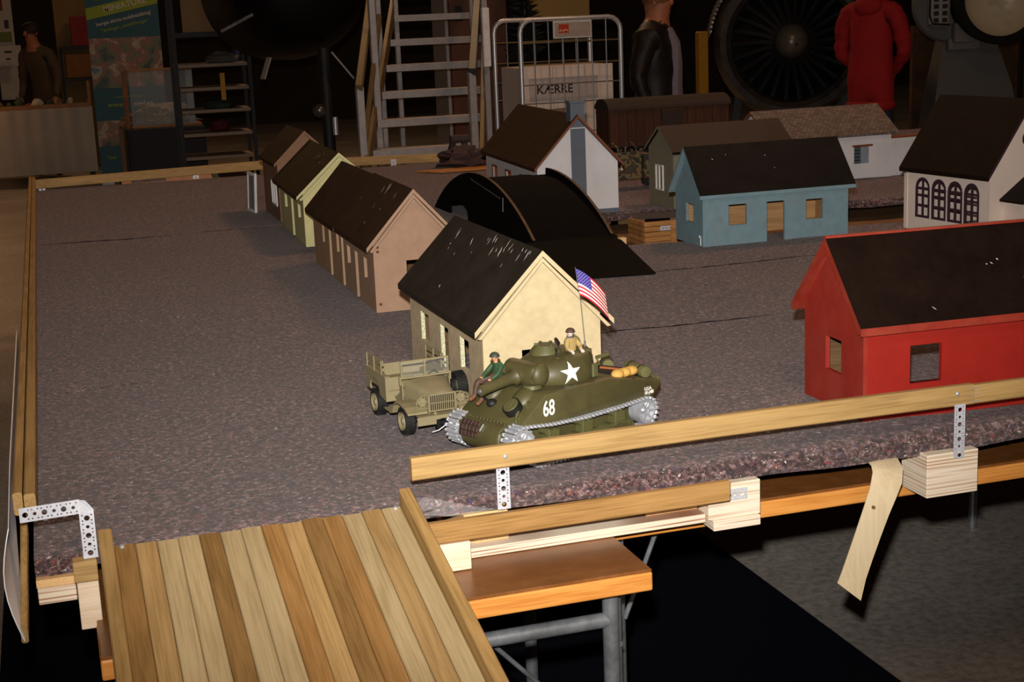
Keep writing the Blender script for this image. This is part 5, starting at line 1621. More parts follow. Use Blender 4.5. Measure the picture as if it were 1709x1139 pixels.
def jwheel(x, y, z, s, steer=0.0, nm='wheel'):
    w = bpy.data.objects.new(nm, TY)
    COL.objects.link(w)
    w.parent = jp
    w.location = (x, y, z)
    w.rotation_euler = (-s * PI / 2, 0, steer)
    inst('hub', HB, w, (0, 0, 0.0045))
for x in (0.078, -0.078):
    for s in (-1, 1):
        jwheel(x, s * 0.0545, 0.0257, s, 0.0)
jwheel(0.018, 0.0685, 0.0620, 1, 0.0, 'spare_wheel')
# chassis and axles
B().b2(-0.120, 0.118, -0.020, -0.014, 0.030, 0.040).b2(-0.120, 0.118, 0.014, 0.020, 0.030, 0.040).b2(-0.118, -0.112, -0.014, 0.014, 0.030, 0.040).b2(0.0, 0.006, -0.014, 0.014, 0.030, 0.040).obj('chassis', M_DARK, jp)
for x in (0.078, -0.078):
    B().cyl((x, -0.046, 0.0257), (x, 0.046, 0.0257), 0.0035, None, 10).sph((x, 0.0, 0.0257), (0.010, 0.010, 0.009), 12).obj('axle', M_DARK, jp, smooth=0.8)
# cargo bed
bed = B()
def bedside(s):
    y = s * 0.058
    outer = [(-0.128, 0.046), (-0.104, 0.046)] + [(-0.078 + 0.030 * math.cos(PI - PI * k / 10), 0.046 + 0.026 * math.sin(PI * k / 10)) for k in range(1, 10)] + [(-0.049, 0.046), (-0.012, 0.040), (-0.012, 0.084), (-0.128, 0.084)]
    B().plate(outer, [], 0.003, frame((0, y + (0.003 if s > 0 else 0), 0), (1, 0, 0), (0, 0, 1))).obj('bed_side', M_KH, jp)
    B().b2(-0.128, -0.012, y - 0.006 * s, y + 0.004 * s, 0.0842, 0.0862, 0.0005).obj('bed_rim', M_KH, jp)
    # wooden side rack: two slats on posts
    for z0, z1 in ((0.092, 0.098), (0.102, 0.112)):
        B().b2(-0.126, -0.030, y - 0.0012, y + 0.0012, z0, z1).obj('rack_slat', M_KH, jp)
    for x in (-0.120, -0.078, -0.036):
        B().b2(x - 0.0025, x + 0.0025, y - 0.0032, y - 0.0014, 0.0862, 0.112).obj('rack_post', M_KH, jp)
for s in (-1, 1):
    bedside(s)
B().b2(-0.128, -0.012, -0.0575, 0.0575, 0.058, 0.061).obj('bed_floor', M_KH, jp)
B().b2(-0.128, -0.125, -0.058, 0.058, 0.0612, 0.084).obj('tailgate', M_KH, jp)
B().b2(-0.015, -0.012, -0.058, 0.058, 0.040, 0.084).obj('bed_front', M_KH, jp)
for s in (-1, 1):
    B().b2(-0.120, -0.020, s * 0.042, s * 0.055, 0.0615, 0.070, 0.001).obj('bench', M_KH, jp)
# cab
B().b2(-0.0118, 0.034, -0.044, 0.044, 0.044, 0.050).obj('cab_floor', M_KH, jp)
for s in (-1, 1):
    B().b2(-0.004, 0.016, s * 0.010, s * 0.036, 0.0505, 0.066, 0.002).b2(-0.010, -0.004, s * 0.010, s * 0.036, 0.0505, 0.088, 0.002).obj('seat', paint('seat_canvas', '#6f6844', 0.8), jp)
    B().prism([(0.010, 0.044), (0.036, 0.044), (0.036, 0.086), (0.024, 0.086), (0.020, 0.062), (0.010, 0.058)], s * 0.0435, s * 0.0455, 'xz').obj('cowl_side', M_KH, jp)
B().tube([(0.012 + 0.0030 * math.sin(a) , 0.022 + 0.011 * math.cos(a), 0.083 + 0.010 * math.sin(a)) for a in [2 * PI * k / 16 for k in range(16)]], 0.0010, 6, True).cyl((0.012, 0.022, 0.083), (0.030, 0.022, 0.070), 0.0012, None, 6).obj('steering_wheel', M_DARK, jp)
# windscreen
for z in (0.089, 0.1185):
    B().b2(0.030, 0.033, -0.0455, 0.0455, z, z + 0.0028).obj('windscreen_bar', M_KH, jp)
for y in (-0.0455, -0.0014, 0.0427):
    B().b2(0.030, 0.033, y, y + 0.0028, 0.0918, 0.1185).obj('windscreen_post', M_KH, jp)
m, nt, p = newmat('clear_pane')
p.inputs['Base Color'].default_value = (0.8, 0.8, 0.75, 1)
p.inputs['Roughness'].default_value = 0.1
p.inputs['Alpha'].default_value = 0.04
M_PANE = m
for y0, y1 in ((-0.0425, -0.0016), (0.0016, 0.0425)):
    B().b2(0.0312, 0.0318, y0, y1, 0.0920, 0.1183).obj('windscreen_pane', M_PANE, jp)
for s in (-1, 1):
    B().b2(0.028, 0.035, s * 0.0455, s * 0.049, 0.078, 0.094, 0.001).obj('windscreen_hinge', M_KH, jp)
# bonnet: lofted from the cowl to the grille
def hood_ring(x, w, z0, z1, r):
    pts_ = [(x, -w, z0), (x, -w, z1 - r)]
    for k in range(1, 5):
        a = PI - k * PI / 8
        pts_.append((x, -w + r + r * math.cos(a) * 1.0, z1 - r + r * math.sin(a)))
    pts_ += [(x, -w * 0.35, z1 + 0.0012), (x, 0, z1 + 0.0018), (x, w * 0.35, z1 + 0.0012)]
    for k in range(1, 5):
        a = PI / 2 - k * PI / 8
        pts_.append((x, w - r + r * math.cos(a), z1 - r + r * math.sin(a)))
    pts_ += [(x, w, z0)]
    return pts_
B().loft([hood_ring(0.0345, 0.041, 0.046, 0.0875, 0.008), hood_ring(0.046, 0.039, 0.046, 0.0875, 0.009), hood_ring(0.075, 0.032, 0.046, 0.084, 0.010), hood_ring(0.104, 0.0265, 0.046, 0.0795, 0.009), hood_ring(0.112, 0.0250, 0.046, 0.076, 0.008)]).obj('bonnet', M_KH, jp, smooth=0.6)
# grille: frame and bars
B().b2(0.1125, 0.1140, -0.0245, 0.0245, 0.0405, 0.0745).obj('radiator', M_BLACK, jp)
b = B()
for k in range(13):
    y = -0.0228 + k * 0.0038
    b.b2(0.1142, 0.1165, y - 0.0007, y + 0.0007, 0.0475, 0.0745)
b.obj('grille_bars', M_KH, jp)
B().b2(0.1142, 0.1170, -0.0255, 0.0255, 0.0745, 0.0770).b2(0.1142, 0.1170, -0.0255, 0.0255, 0.0600, 0.0612).b2(0.1142, 0.1170, -0.0255, 0.0255, 0.0455, 0.0475).b2(0.1142, 0.1170, -0.0262, -0.0240, 0.0385, 0.077).b2(0.1142, 0.1170, 0.0240, 0.0262, 0.0385, 0.077).obj('grille_frame', M_KH, jp)
for s in (-1, 1):
    c = Vector((0.112, s * 0.036, 0.064))
    B().lathe([(0, 0.0), (0.0075, 0.001), (0.0085, -0.003), (0.006, -0.010), (0, -0.012)], 16, frame(c, (0, 1, 0), (0, 0, 1))).obj('headlamp', M_KH, jp, smooth=0.7)
    bb = B()
    bb.tube([(0.1155, s * 0.0262, 0.076), (0.117, s * 0.036, 0.0755), (0.117, s * 0.0455, 0.070), (0.117, s * 0.0480, 0.063), (0.117, s * 0.0480, 0.054), (0.1155, s * 0.0262, 0.0530)], 0.0010, 6)
    bb.tube([(0.1175, s * 0.0262, 0.0645), (0.1185, s * 0.048, 0.0630)], 0.0008, 6)
    bb.tube([(0.1175, s * 0.033, 0.0755), (0.1185, s * 0.033, 0.0535)], 0.0008, 6)
    bb.tube([(0.1175, s * 0.040, 0.0735), (0.1185, s * 0.040, 0.0535)], 0.0008, 6)
    bb.obj('lamp_guard', M_KH, jp)
    # flat-topped wing: arched sheet
    prof_ = [(0.020, 0.030), (0.034, 0.034), (0.044, 0.050), (0.058, 0.0585), (0.080, 0.0585), (0.104, 0.0560), (0.123, 0.0490)]
    prof_ = prof_ + [(x + 0.0005, z - 0.0028) for x, z in reversed(prof_)]
    B().prism(prof_, s * 0.030, s * 0.0665, 'xz').obj('wing', M_KH, jp)
    B().prism([(0.044, 0.050), (0.058, 0.0580), (0.104, 0.0555), (0.118, 0.0480), (0.112, 0.036), (0.102, 0.050), (0.060, 0.052), (0.048, 0.036)], s * 0.0295, s * 0.0310, 'xz').obj('wing_valance', M_KH, jp)
    B().b2(-0.012, 0.024, s * 0.044, s * 0.066, 0.0285, 0.0315, 0.0005).obj('running_board', M_KH, jp)
# bumper and winch
for y0, y1 in ((-0.054, -0.012), (0.016, 0.054)):
    B().b2(0.1345, 0.1375, y0, y1, 0.0285, 0.0440, 0.0008).obj('bumper', M_KH, jp)
B().b2(0.116, 0.1345, -0.050, 0.050, 0.0415, 0.0440, 0.0005).obj('bumper_apron', M_KH, jp)
B().b2(0.1350, 0.1385, -0.014, 0.016, 0.0375, 0.0445, 0.0006).obj('winch_plate', M_KH, jp)
B().cyl((0.134, -0.012, 0.0290), (0.134, 0.018, 0.0290), 0.0060, None, 14).b2(0.126, 0.140, -0.020, -0.012, 0.020, 0.037, 0.001).b2(0.126, 0.140, 0.018, 0.024, 0.020, 0.037, 0.001).obj('winch', M_BLACK, jp, smooth=0.6)
B().tube([(0.141, -0.030, 0.0165), (0.142, -0.018, 0.019), (0.143, -0.004, 0.0275), (0.1435, 0.004, 0.032), (0.1435, 0.008, 0.030), (0.143, 0.010, 0.023)], 0.0010, 6).obj('winch_hook', M_CHROME, jp, smooth=1)
for y in (-0.022, 0.012):
    B().b2(0.128, 0.1340, y, y + 0.005, 0.0442, 0.0490, 0.0008).obj('tow_lug', M_KH, jp)
# ================================================================== THE HALL BEHIND
# ---- aluminium stairs
M_ALU = paint('aluminium', '#a39d9c', 0.42, 0.45, 0.12, 30, 0.05)
M_ALUW = paint('handrail_brass', '#75623f', 0.5, 0.2, 0.15, 20, 0)
M_GREYR = paint('grey_handrail', '#3a3836', 0.5, 0.2)
stt = thing('aluminium_stairs', 'aluminium stairs with handrails behind the landscape', 'stairs', (0, 0, 0))
# treads climb away from the camera and slightly to the right
def SP(k, side):
    return Vector((1.966 + 0.1035 * k if side == 0 else 2.664 + 0.0945 * k, 9.1 + 0.28 * k, 0.826 + 0.167 * k))
for k in range(-4, 8):
    a, c = SP(k, 0), SP(k, 1)
    z = a.z
    B().poly([(a.x, a.y, z), (c.x, c.y, z), (c.x + 0.07, c.y + 0.2, z), (a.x + 0.07, a.y + 0.2, z), (a.x, a.y, z - 0.045), (c.x, c.y, z - 0.045), (c.x + 0.07, c.y + 0.2, z - 0.045), (a.x + 0.07, a.y + 0.2, z - 0.045)],
             [(0, 1, 2, 3), (7, 6, 5, 4), (0, 4, 5, 1), (1, 5, 6, 2), (2, 6, 7, 3), (3, 7, 4, 0)]).obj('tread', M_ALU, stt)
for sd, off in ((0, -0.022), (1, 0.022)):
    a, c = SP(-5.0, sd) + Vector((off, 0, 0.01)), SP(7.5, sd) + Vector((off, 0, -0.02))
    B().bar(a, c, 0.03, 0.11, 0.003).obj('stringer', M_ALUW, stt)
for x, y, z1, w in ((1.884, 9.0, 1.23, 0.024), (2.605, 9.0, 1.285, 0.024), (2.09, 9.45, 2.1, 0.022), (2.83, 9.42, 2.2, 0.02), (2.52, 10.6, 2.3, 0.018), (3.03, 10.4, 2.3, 0.014), (2.30, 10.2, 2.2, 0.018)):
    B().b2(x - w, x + w, y - w, y + w, 0, z1, 0.004).obj('handrail_post', M_ALU, stt)
B().bar((1.875, 8.97, 1.225), (2.20, 9.95, 1.80), 0.045, 0.05, 0.004).obj('handrail', M_ALUW, stt)
B().bar((1.885, 8.99, 0.84), (2.20, 9.72, 1.66), 0.03, 0.035, 0.004).obj('handrail', M_ALUW, stt)
B().bar((2.603, 8.97, 1.285), (2.95, 9.95, 1.77), 0.05, 0.05, 0.004).obj('handrail', M_GREYR, stt)
B().b2(2.800, 2.850, 9.36, 9.397, 1.30, 1.68, 0.005).obj('white_sleeve', paint('white_sleeve', '#d8d4d4', 0.5), stt)

# ---- brown cupboard, conifer
M_CUP = paint('cupboard_brown', '#5a3322', 0.6, 0, 0.15, 8, 0.05)
cb_ = thing('brown_cupboard', 'reddish brown cupboard standing behind the stairs', 'cupboard', (3.18, 11.6, 0))
B().b2(0, 0.50, 0, 0.4, 0.05, 2.3, 0.006).obj('body', M_CUP, cb_)
B().b2(0.01, 0.49, -0.02, -0.001, 0.06, 2.28, 0.004).obj('door', M_CUP, cb_)
B().b2(0.06, 0.12, -0.024, -0.0205, 1.60, 1.72).obj('label_plate', M_DARK, cb_)
B().b2(-0.03, -0.005, -0.02, 0.38, 0.0, 2.3).obj('edge_strip', M_ALU, cb_)
tree = thing('artificial_fir', 'dark artificial fir tree between cupboard and roll cage', 'artificial tree', (3.70, 11.2, 0))
M_FIR = paint('fir_needles', '#10130d', 0.9, 0, 0.5, 60, 0)
B().cyl((0, 0, 0), (0, 0, 2.3), 0.03, 0.01, 10).obj('trunk', M_DARK, tree)
rnd = random.Random(3)
b = B()
for k in range(420):
    z = 0.25 + 2.0 * rnd.random()
    r = 0.26 * (1 - (z - 0.25) / 2.3) + 0.03
    a = rnd.uniform(0, 2 * PI)
    d = Vector((math.cos(a), math.sin(a), 0.25))
    p0 = Vector((0, 0, z))
    p1 = p0 + d * r * rnd.uniform(0.7, 1.05)
    b.cyl(p0.lerp(p1, 0.3), p1, 0.018, 0.003, 5, False)
b.obj('branches', M_FIR, tree, kind='stuff')

# ---- roll cage with white box
M_WIRE = paint('cage_wire', '#9a9c9f', 0.4, 0.8, 0.1, 20, 0)
cg = thing('roll_cage', 'galvanised wire roll cage trolley behind the white house', 'roll cage', (3.23, 9.9, 0))
def arch_frame(y):
    P = [(0, y, 0.15), (0, y, 1.50)] + [(0.09 - 0.09 * math.cos(a), y, 1.50 + 0.09 * math.sin(a)) for a in (0.4, 0.8, 1.2)] + [(0.09, y, 1.59), (0.66, y, 1.59)] + [(0.66 + 0.09 * math.sin(a), y, 1.50 + 0.09 * math.cos(a)) for a in (0.4, 0.8, 1.2)] + [(0.75, y, 1.50), (0.75, y, 0.15)]
    return B().tube(P, 0.017, 10)
for y in (0.0, 0.62):
    arch_frame(y).obj('tube_frame', M_CHROME, cg, smooth=1)
for k in range(6):
    x = 0.10 + k * 0.108
    B().cyl((x, 0.0, 0.18), (x, 0.0, 1.585), 0.0045, None, 6).obj('wire', M_WIRE, cg)
    B().cyl((x, 0.62, 0.18), (x, 0.62, 1.585), 0.0045, None, 6).obj('wire', M_WIRE, cg)
for z in (0.30, 0.55, 0.80, 1.01, 1.14, 1.28, 1.43):
    for y in (0.004, 0.624):
        B().cyl((0, y, z), (0.75, y, z), 0.0045, None, 6).obj('wire', M_WIRE if z < 1.2 else M_ALUW, cg)
B().b2(0, 0.75, 0, 0.62, 0.13, 0.16).obj('base', M_STEEL, cg)
for x in (0.06, 0.69):
    for y in (0.06, 0.56):
        B().cyl((x, y - 0.015, 0.055), (x, y + 0.015, 0.055), 0.055, None, 16).b2(x - 0.02, x + 0.02, y - 0.022, y + 0.022, 0.10, 0.13).obj('castor', M_DARK, cg)
sgn = B().b2(0.235, 0.525, -0.028, -0.018, 1.452, 1.575, 0.004).obj('name_plate', paint('plate_frame', '#e6e6e6', 0.3, 0.3), cg)
B().b2(0.247, 0.513, -0.0310, -0.0285, 1.465, 1.562).obj('plate_face', paint('plate_face', '#a89a90', 0.4), sgn)
B().b2(0.275, 0.350, -0.0325, -0.0315, 1.490, 1.550).obj('plate_logo', paint('plate_red', '#b33a1c', 0.5), sgn)
B().tube([(0.280, -0.0328, 1.502), (0.295, -0.0328, 1.512), (0.308, -0.0328, 1.500), (0.322, -0.0328, 1.514), (0.345, -0.0328, 1.505)], 0.003, 6).obj('plate_swash', M_WHITE, sgn)
M_BOXW = paint('box_white', '#dccbbd', 0.7, 0, 0.06, 6, 0)
bx = thing('white_box', 'white box lettered KÆRRE inside the roll cage', 'box', (3.255, 10.0, 0.162))
for k, (x0, x1) in enumerate(((0.0, 0.24), (0.243, 0.48), (0.483, 0.70))):
    B().b2(x0, x1, 0, 0.012, 0, 1.10, 0.002).obj('front_board', M_BOXW, bx)
B().b2(0, 0.70, 0.013, 0.45, 0.0, 1.095).obj('body', M_BOXW, bx)
B().b2(0.06, 0.58, -0.008, -0.001, 0.86, 1.02, 0.002).obj('lettered_panel', paint('box_panel', '#b8aca6', 0.35), bx)
text('lettering', 'KÆRRE', 0.085, M_DARK, bx, frame((0.25, -0.0085, 0.935), (1, 0, 0), (0, 0, 1)), 0.0004, 0.001)
B().b2(0.02, 0.70, -0.03, 0.0, 0.60, 0.63).obj('ledge', M_BOXW, bx)
lump('cloth_bundle', 'brown cloth bundle on the ledge inside the roll cage', 'cloth', (3.52, 9.945, 0.80), (0.13, 0.035, 0.11), paint('cloth_brown', '#7d6a58', 0.9, 0, 0.2, 20, 0.1), 8, amp=0.5)
lump('cloth_bundle', 'dark blue cloth bundle beside the brown one in the roll cage', 'cloth', (3.38, 9.95, 0.80), (0.06, 0.03, 0.07), paint('cloth_blue', '#23263c', 0.9), 9, amp=0.5)

# ---- jet engine on its stand
M_FAN = paint('fan_dark', '#080707', 0.55, 0.2, 0.3, 30, 0, spec=0.2)
M_RIMJ = paint('intake_rim', '#3c3733', 0.4, 0.6, 0.35, 12, 0.2)
en = thing('jet_engine', 'round jet engine intake with dark fan blades and grey spinner', 'jet engine', (5.66, 10.5, 1.335))
en.rotation_euler = (0, 0, -0.48)
en.scale = (0.94, 0.94, 0.94)
MY = Matrix.Rotation(PI / 2, 4, 'X')            # lathe axis towards -y
B().lathe([(0.49, -0.10), (0.50, 0.02), (0.54, 0.06), (0.59, 0.05), (0.62, -0.05), (0.66, -0.40), (0.66, -1.4), (0.50, -1.4), (0.49, -0.10)], 48, MY).obj('cowl', M_RIMJ, en, smooth=0.6)
B().lathe([(0.0, -0.30), (0.495, -0.30), (0.495, -0.32), (0, -0.32)], 40, MY).obj('fan_disc', M_BLACK, en)
blm = B()
blm.poly([(-0.035, -0.285, 0.13), (0.010, -0.27, 0.13), (0.030, -0.20, 0.485), (-0.055, -0.26, 0.485), (-0.035, -0.290, 0.13), (0.010, -0.275, 0.13), (0.030, -0.206, 0.485), (-0.055, -0.266, 0.485)], [(0, 1, 2, 3), (7, 6, 5, 4), (0, 4, 5, 1), (1, 5, 6, 2), (2, 6, 7, 3), (3, 7, 4, 0)])
BLM = blm.mesh('fan_blade', M_FAN)
for k in range(26):
    o = inst('fan_blade', BLM, en, (0, 0.46, 0), (0, 2 * PI * k / 26, 0))
B().lathe([(0.145, -0.16), (0.140, -0.08), (0.115, 0.0), (0.07, 0.055), (0.03, 0.075), (0, 0.08)], 32, MY).obj('spinner', paint('spinner_grey', '#5d584f', 0.35, 0.4), en, smooth=1)
B().sph((0.04, -0.078, -0.02), 0.010, 8).obj('spinner_hole', M_BLACK, en)
for s in (-1, 1):
    B().bar((s * 0.45, 0.5, -0.45), (s * 0.55, 0.5, -1.42), 0.06, 0.06).bar((s * 0.45, 1.2, -0.45), (s * 0.55, 1.2, -1.42), 0.06, 0.06).obj('stand_leg', M_DARK, en)
b = B()
rnd = random.Random(12)
for k in range(14):
    a = PI * 0.72 + k * 0.055
    b.tube([(math.cos(a) * 0.68, 0.05 + 0.1 * rnd.random(), math.sin(a) * 0.68), (math.cos(a + 0.1) * 0.71, 0.3, math.sin(a + 0.1) * 0.71), (math.cos(a - 0.05) * 0.69, 0.6, math.sin(a - 0.05) * 0.69)], 0.012, 6)
b.obj('pipework', M_STEEL, en, smooth=1)

# ---- searchlight on its pedestal
sl = thing('searchlight', 'searchlight with cream reflector on a grey pedestal', 'searchlight', (7.40, 10.6, 0))
sl.rotation_euler = (0, 0, -0.30)
M_PED = paint('pedestal_grey', '#5c5a58', 0.6, 0, 0.08, 8, 0)
B().loft([[(-0.44, -0.12, 0), (0.50, -0.12, 0), (0.50, 0.35, 0), (-0.44, 0.35, 0)], [(-0.32, -0.06, 0.9), (0.30, -0.06, 0.9), (0.30, 0.28, 0.9), (-0.32, 0.28, 0.9)], [(-0.26, -0.02, 1.30), (0.16, -0.02, 1.30), (0.16, 0.2, 1.30), (-0.26, 0.2, 1.30)]]).obj('pedestal', M_PED, sl)
B().lathe([(0, 0.03), (0.30, 0.03), (0.32, 0.0), (0.30, -0.05), (0, -0.05)], 36, Matrix.Translation((-0.22, -0.05, 1.58)) @ MY).obj('yoke_disc', M_PED, sl, smooth=0.6)
MR = Matrix.Translation((0.10, -0.30, 1.605)) @ MY
B().lathe([(0.30, 0.06), (0.36, 0.06), (0.365, 0.0), (0.34, -0.25), (0.2, -0.42), (0, -0.45), (0, -0.42), (0.19, -0.39), (0.325, -0.24), (0.345, 0.0), (0.30, 0.03)], 44, MR).obj('drum', M_BLACK, sl, smooth=0.5)
B().lathe([(0, -0.16), (0.1, -0.15), (0.2, -0.11), (0.28, -0.03), (0.302, 0.035)], 44, MR).obj('reflector', paint('reflector_cream', '#d2bfa0', 0.35, 0.0, 0.02, 5, 0, spec=0.6), sl, smooth=1)
B().cyl((0.10, -0.31, 1.62), (0.10, -0.50, 1.62), 0.02, None, 10).b2(0.02, 0.18, -0.36, -0.32, 1.605, 1.635).obj('lamp_holder', M_DARK, sl)
ctl = B().b2(-0.42, -0.26, -0.20, -0.08, 1.40, 1.72, 0.02).obj('control_box', paint('control_box', '#8d8783', 0.5), sl)
for i in range(2):
    for j in range(5):
        B().b2(-0.40 + i * 0.07, -0.36 + i * 0.07, -0.207, -0.2005, 1.43 + j * 0.055, 1.465 + j * 0.055).obj('switch', M_DARK, ctl)
B().tube([(-0.27, -0.215, 1.41), (-0.41, -0.215, 1.42), (-0.435, -0.215, 1.48), (-0.435, -0.215, 1.72), (-0.40, -0.215, 1.78)], 0.008, 8).obj('cable_loop', M_BLACK, ctl, smooth=1)
B().b2(-0.22, -0.05, -0.18, -0.06, 1.26, 1.42, 0.01).b2(-0.25, 0.02, -0.12, -0.02, 1.20, 1.30, 0.01).obj('motor_box', paint('motor_box', '#6e6a68', 0.5), sl)
pole_o = B().cyl((8.06, 10.9, 0.0), (8.10, 10.9, 2.2), 0.02, None, 10).obj('black_pole', M_BLACK, label='thin black pole right of the searchlight pedestal', cat='pole')

# ---- people
def person(label, x, y, rz, h, mats, J, BN, segf, face=(0, -1, 0), hair=None, group=None):
    t = thing('person', label, 'person', (x, y, 0), rz)
    return t
MS = paint('skin', '#9c6248', 0.55, 0, 0.06, 20, 0)
M_LEATHER = paint('black_leather', '#17120f', 0.55, 0, 0.3, 14, 0.3, spec=0.3)
M_JEANS = paint('dark_jeans', '#1a2334', 0.85, 0, 0.15, 60, 0.1)
M_GREYT = paint('grey_shirt', '#77717a', 0.9, 0, 0.08, 30, 0.05)
M_REDH = paint('red_hoodie', '#8a0d10', 0.85, 0, 0.10, 8, 0.1)
M_BROWNS = paint('brown_sweater', '#4c3d2e', 0.9, 0, 0.12, 10, 0.1)
M_HAIRB = paint('hair_brown', '#6b4726', 0.7, 0, 0.2, 60, 0)
M_HAIRD = paint('hair_dark', '#1d140f', 0.7, 0, 0.2, 60, 0)
def std(h, lean=0.0, armL=None, armR=None):
    k = h / 1.80
    J = {'hip': ((0, lean * 0.0, 0.95 * k), (0.15, 0.12)), 'waist': ((0, -lean * 0.15, 1.10 * k), (0.155, 0.115)), 'chest': ((0, -lean * 0.6, 1.32 * k), (0.175, 0.125)), 'clav': ((0, -lean * 0.85, 1.46 * k), (0.10, 0.085)), 'neck': ((0, -lean - 0.01, 1.545 * k), (0.056, 0.056)),
         'head': ((0, -lean * 1.15 - 0.025, 1.645 * k), (0.074, 0.088)), 'crown': ((0, -lean * 1.2 - 0.015, 1.735 * k), (0.070, 0.084)),
         'shL': ((0.185, -lean * 0.8, 1.435 * k), 0.070), 'shR': ((-0.185, -lean * 0.8, 1.435 * k), 0.070),
         'hiL': ((0.085, 0, 0.90 * k), 0.098), 'knL': ((0.10, -0.02, 0.50 * k), 0.066), 'anL': ((0.11, 0.02, 0.09 * k), 0.046), 'toL': ((0.13, -0.15, 0.04 * k), 0.040),
         'hiR': ((-0.085, 0, 0.90 * k), 0.098), 'knR': ((-0.10, -0.02, 0.50 * k), 0.066), 'anR': ((-0.11, 0.02, 0.09 * k), 0.046), 'toR': ((-0.13, -0.15, 0.04 * k), 0.040)}
    aL = armL or [(0.235, -lean * 0.5, 1.16), (0.235, -0.10 - lean * 0.5, 0.93)]
    aR = armR or [(-0.235, -lean * 0.5, 1.16), (-0.235, -0.10 - lean * 0.5, 0.93)]
    J['elL'] = ((aL[0][0], aL[0][1], aL[0][2] * k), 0.054)
    J['wrL'] = ((aL[1][0], aL[1][1], aL[1][2] * k), 0.036)
    J['elR'] = ((aR[0][0], aR[0][1], aR[0][2] * k), 0.054)
    J['wrR'] = ((aR[1][0], aR[1][1], aR[1][2] * k), 0.036)
    return J
SB = [('hip', 'waist'), ('waist', 'chest'), ('chest', 'clav'), ('clav', 'neck'), ('neck', 'head'), ('head', 'crown'), ('clav', 'shL'), ('shL', 'elL'), ('elL', 'wrL'), ('clav', 'shR'), ('shR', 'elR'), ('elR', 'wrR'),
      ('hip', 'hiL'), ('hiL', 'knL'), ('knL', 'anL'), ('anL', 'toL'), ('hip', 'hiR'), ('hiR', 'knR'), ('knR', 'anR'), ('anR', 'toR')]
def sseg(a, c):
    if c in ('neck', 'head', 'crown'):
        return 0
    if c in ('toL', 'toR'):
        return 3
    if c[:2] in ('kn', 'an') or c in ('hiL', 'hiR'):
        return 2
    return 1
def make_person(label, x, y, rz, h, top, legs, skin, hair, lean=0.0, armL=None, armR=None, bulk=1.0, hem=0.88):
    t = thing('person', label, 'person', (x, y, 0), rz)
    J = std(h, lean, armL, armR)
    me_ = figure_mesh('body', J, SB, [skin, top, legs, M_DARK], sseg, 2, bulk)
    for p_ in me_.polygons:
        if p_.material_index in (1, 2) and abs(p_.center.x) < 0.19:
            p_.material_index = 1 if p_.center.z > hem else 2
    for v_ in me_.vertices:      # cloth folds
        c_ = v_.co
        if 0.10 < c_.z < 1.50 * h / 1.80:
            f_ = mnoise.noise(Vector((c_.x * 9 + x, c_.y * 9, c_.z * 16))) + 0.6 * mnoise.noise(Vector((c_.x * 22, c_.y * 22 + x, c_.z * 30)))
            v_.co = c_ + v_.normal * 0.013 * f_
    body_obj('body', me_, t)
    hd = Vector(J['head'][0])
    head_parts(t, hd + Vector((0, 0.0, 0.035)), 0.108, (0, -1, 0), skin, None, False, hair)
    for w, e in (('wrL', 'elL'), ('wrR', 'elR')):
        d = Vector(J[w][0]) - Vector(J[e][0])
        hand(t, J[w][0], d, (-1 if w == 'wrL' else 1, 0, 0), 0.17, skin, 0.5)
    return t, J
# man in a black leather jacket: turned to the right, seen from the side
pA, JA = make_person('man in black leather jacket and grey shirt standing beside the roll cage', 4.13, 9.62, 0.85, 1.80, M_LEATHER, M_JEANS, MS, M_HAIRB, 0.0, [(0.28, 0.04, 1.17), (0.27, -0.06, 0.93)], [(-0.29, 0.05, 1.17), (-0.28, -0.05, 0.93)], 1.27, 0.86)
rows = []
for z, y in ((1.50, -0.110), (1.40, -0.164), (1.25, -0.176), (1.10, -0.170), (0.92, -0.176)):
    w = 0.030 + (1.50 - z) * 0.07
    rows.append([(-w, y - 0.002, z), (0, y - 0.012, z), (w, y - 0.002, z), (w, y + 0.05, z), (-w, y + 0.05, z)])
B().loft(rows).obj('shirt_front', M_GREYT, pA, smooth=0.9)
for s in (-1, 1):
    B().tube([(s * 0.035, -0.10, 1.50), (s * 0.075, -0.06, 1.535), (s * 0.07, 0.03, 1.545)], [0.012, 0.016, 0.018], 8).obj('collar', M_LEATHER, pA, smooth=1)
B().lathe([(0.058, -0.006), (0.064, 0), (0.058, 0.006)], 14, Matrix.Translation((0.235, -0.02, 1.13))).obj('sleeve_band', paint('grey_band', '#5d5650', 0.8), pA)
# man in a red hooded top, back half turned
pB, JB = make_person('man in dark red hooded top standing in front of the jet engine', 5.86, 9.66, 2.3, 1.93, M_REDH, M_JEANS, MS, M_HAIRD, 0.0, [(0.24, -0.04, 1.16), (0.10, -0.20, 1.02)], [(-0.24, -0.04, 1.16), (-0.10, -0.20, 1.02)], 1.08, 0.84)
B().sph((0, 0.085, 1.585), (0.11, 0.055, 0.075), 14).obj('hood', M_REDH, pB, smooth=1)
B().lathe([(0.165, -0.03), (0.185, -0.01), (0.185, 0.02), (0.170, 0.04)], 24, Matrix.Translation((0, 0, 0.86)) @ Matrix.Diagonal((1, 0.85, 1, 1))).obj('hem', M_REDH, pB, smooth=1)
# visitor at the stall
make_person('man in brown sweater leaning over the clothed stall table', 0.10, 18.35, -0.6, 1.80, M_BROWNS, M_DARK, MS, M_HAIRD, 0.16)

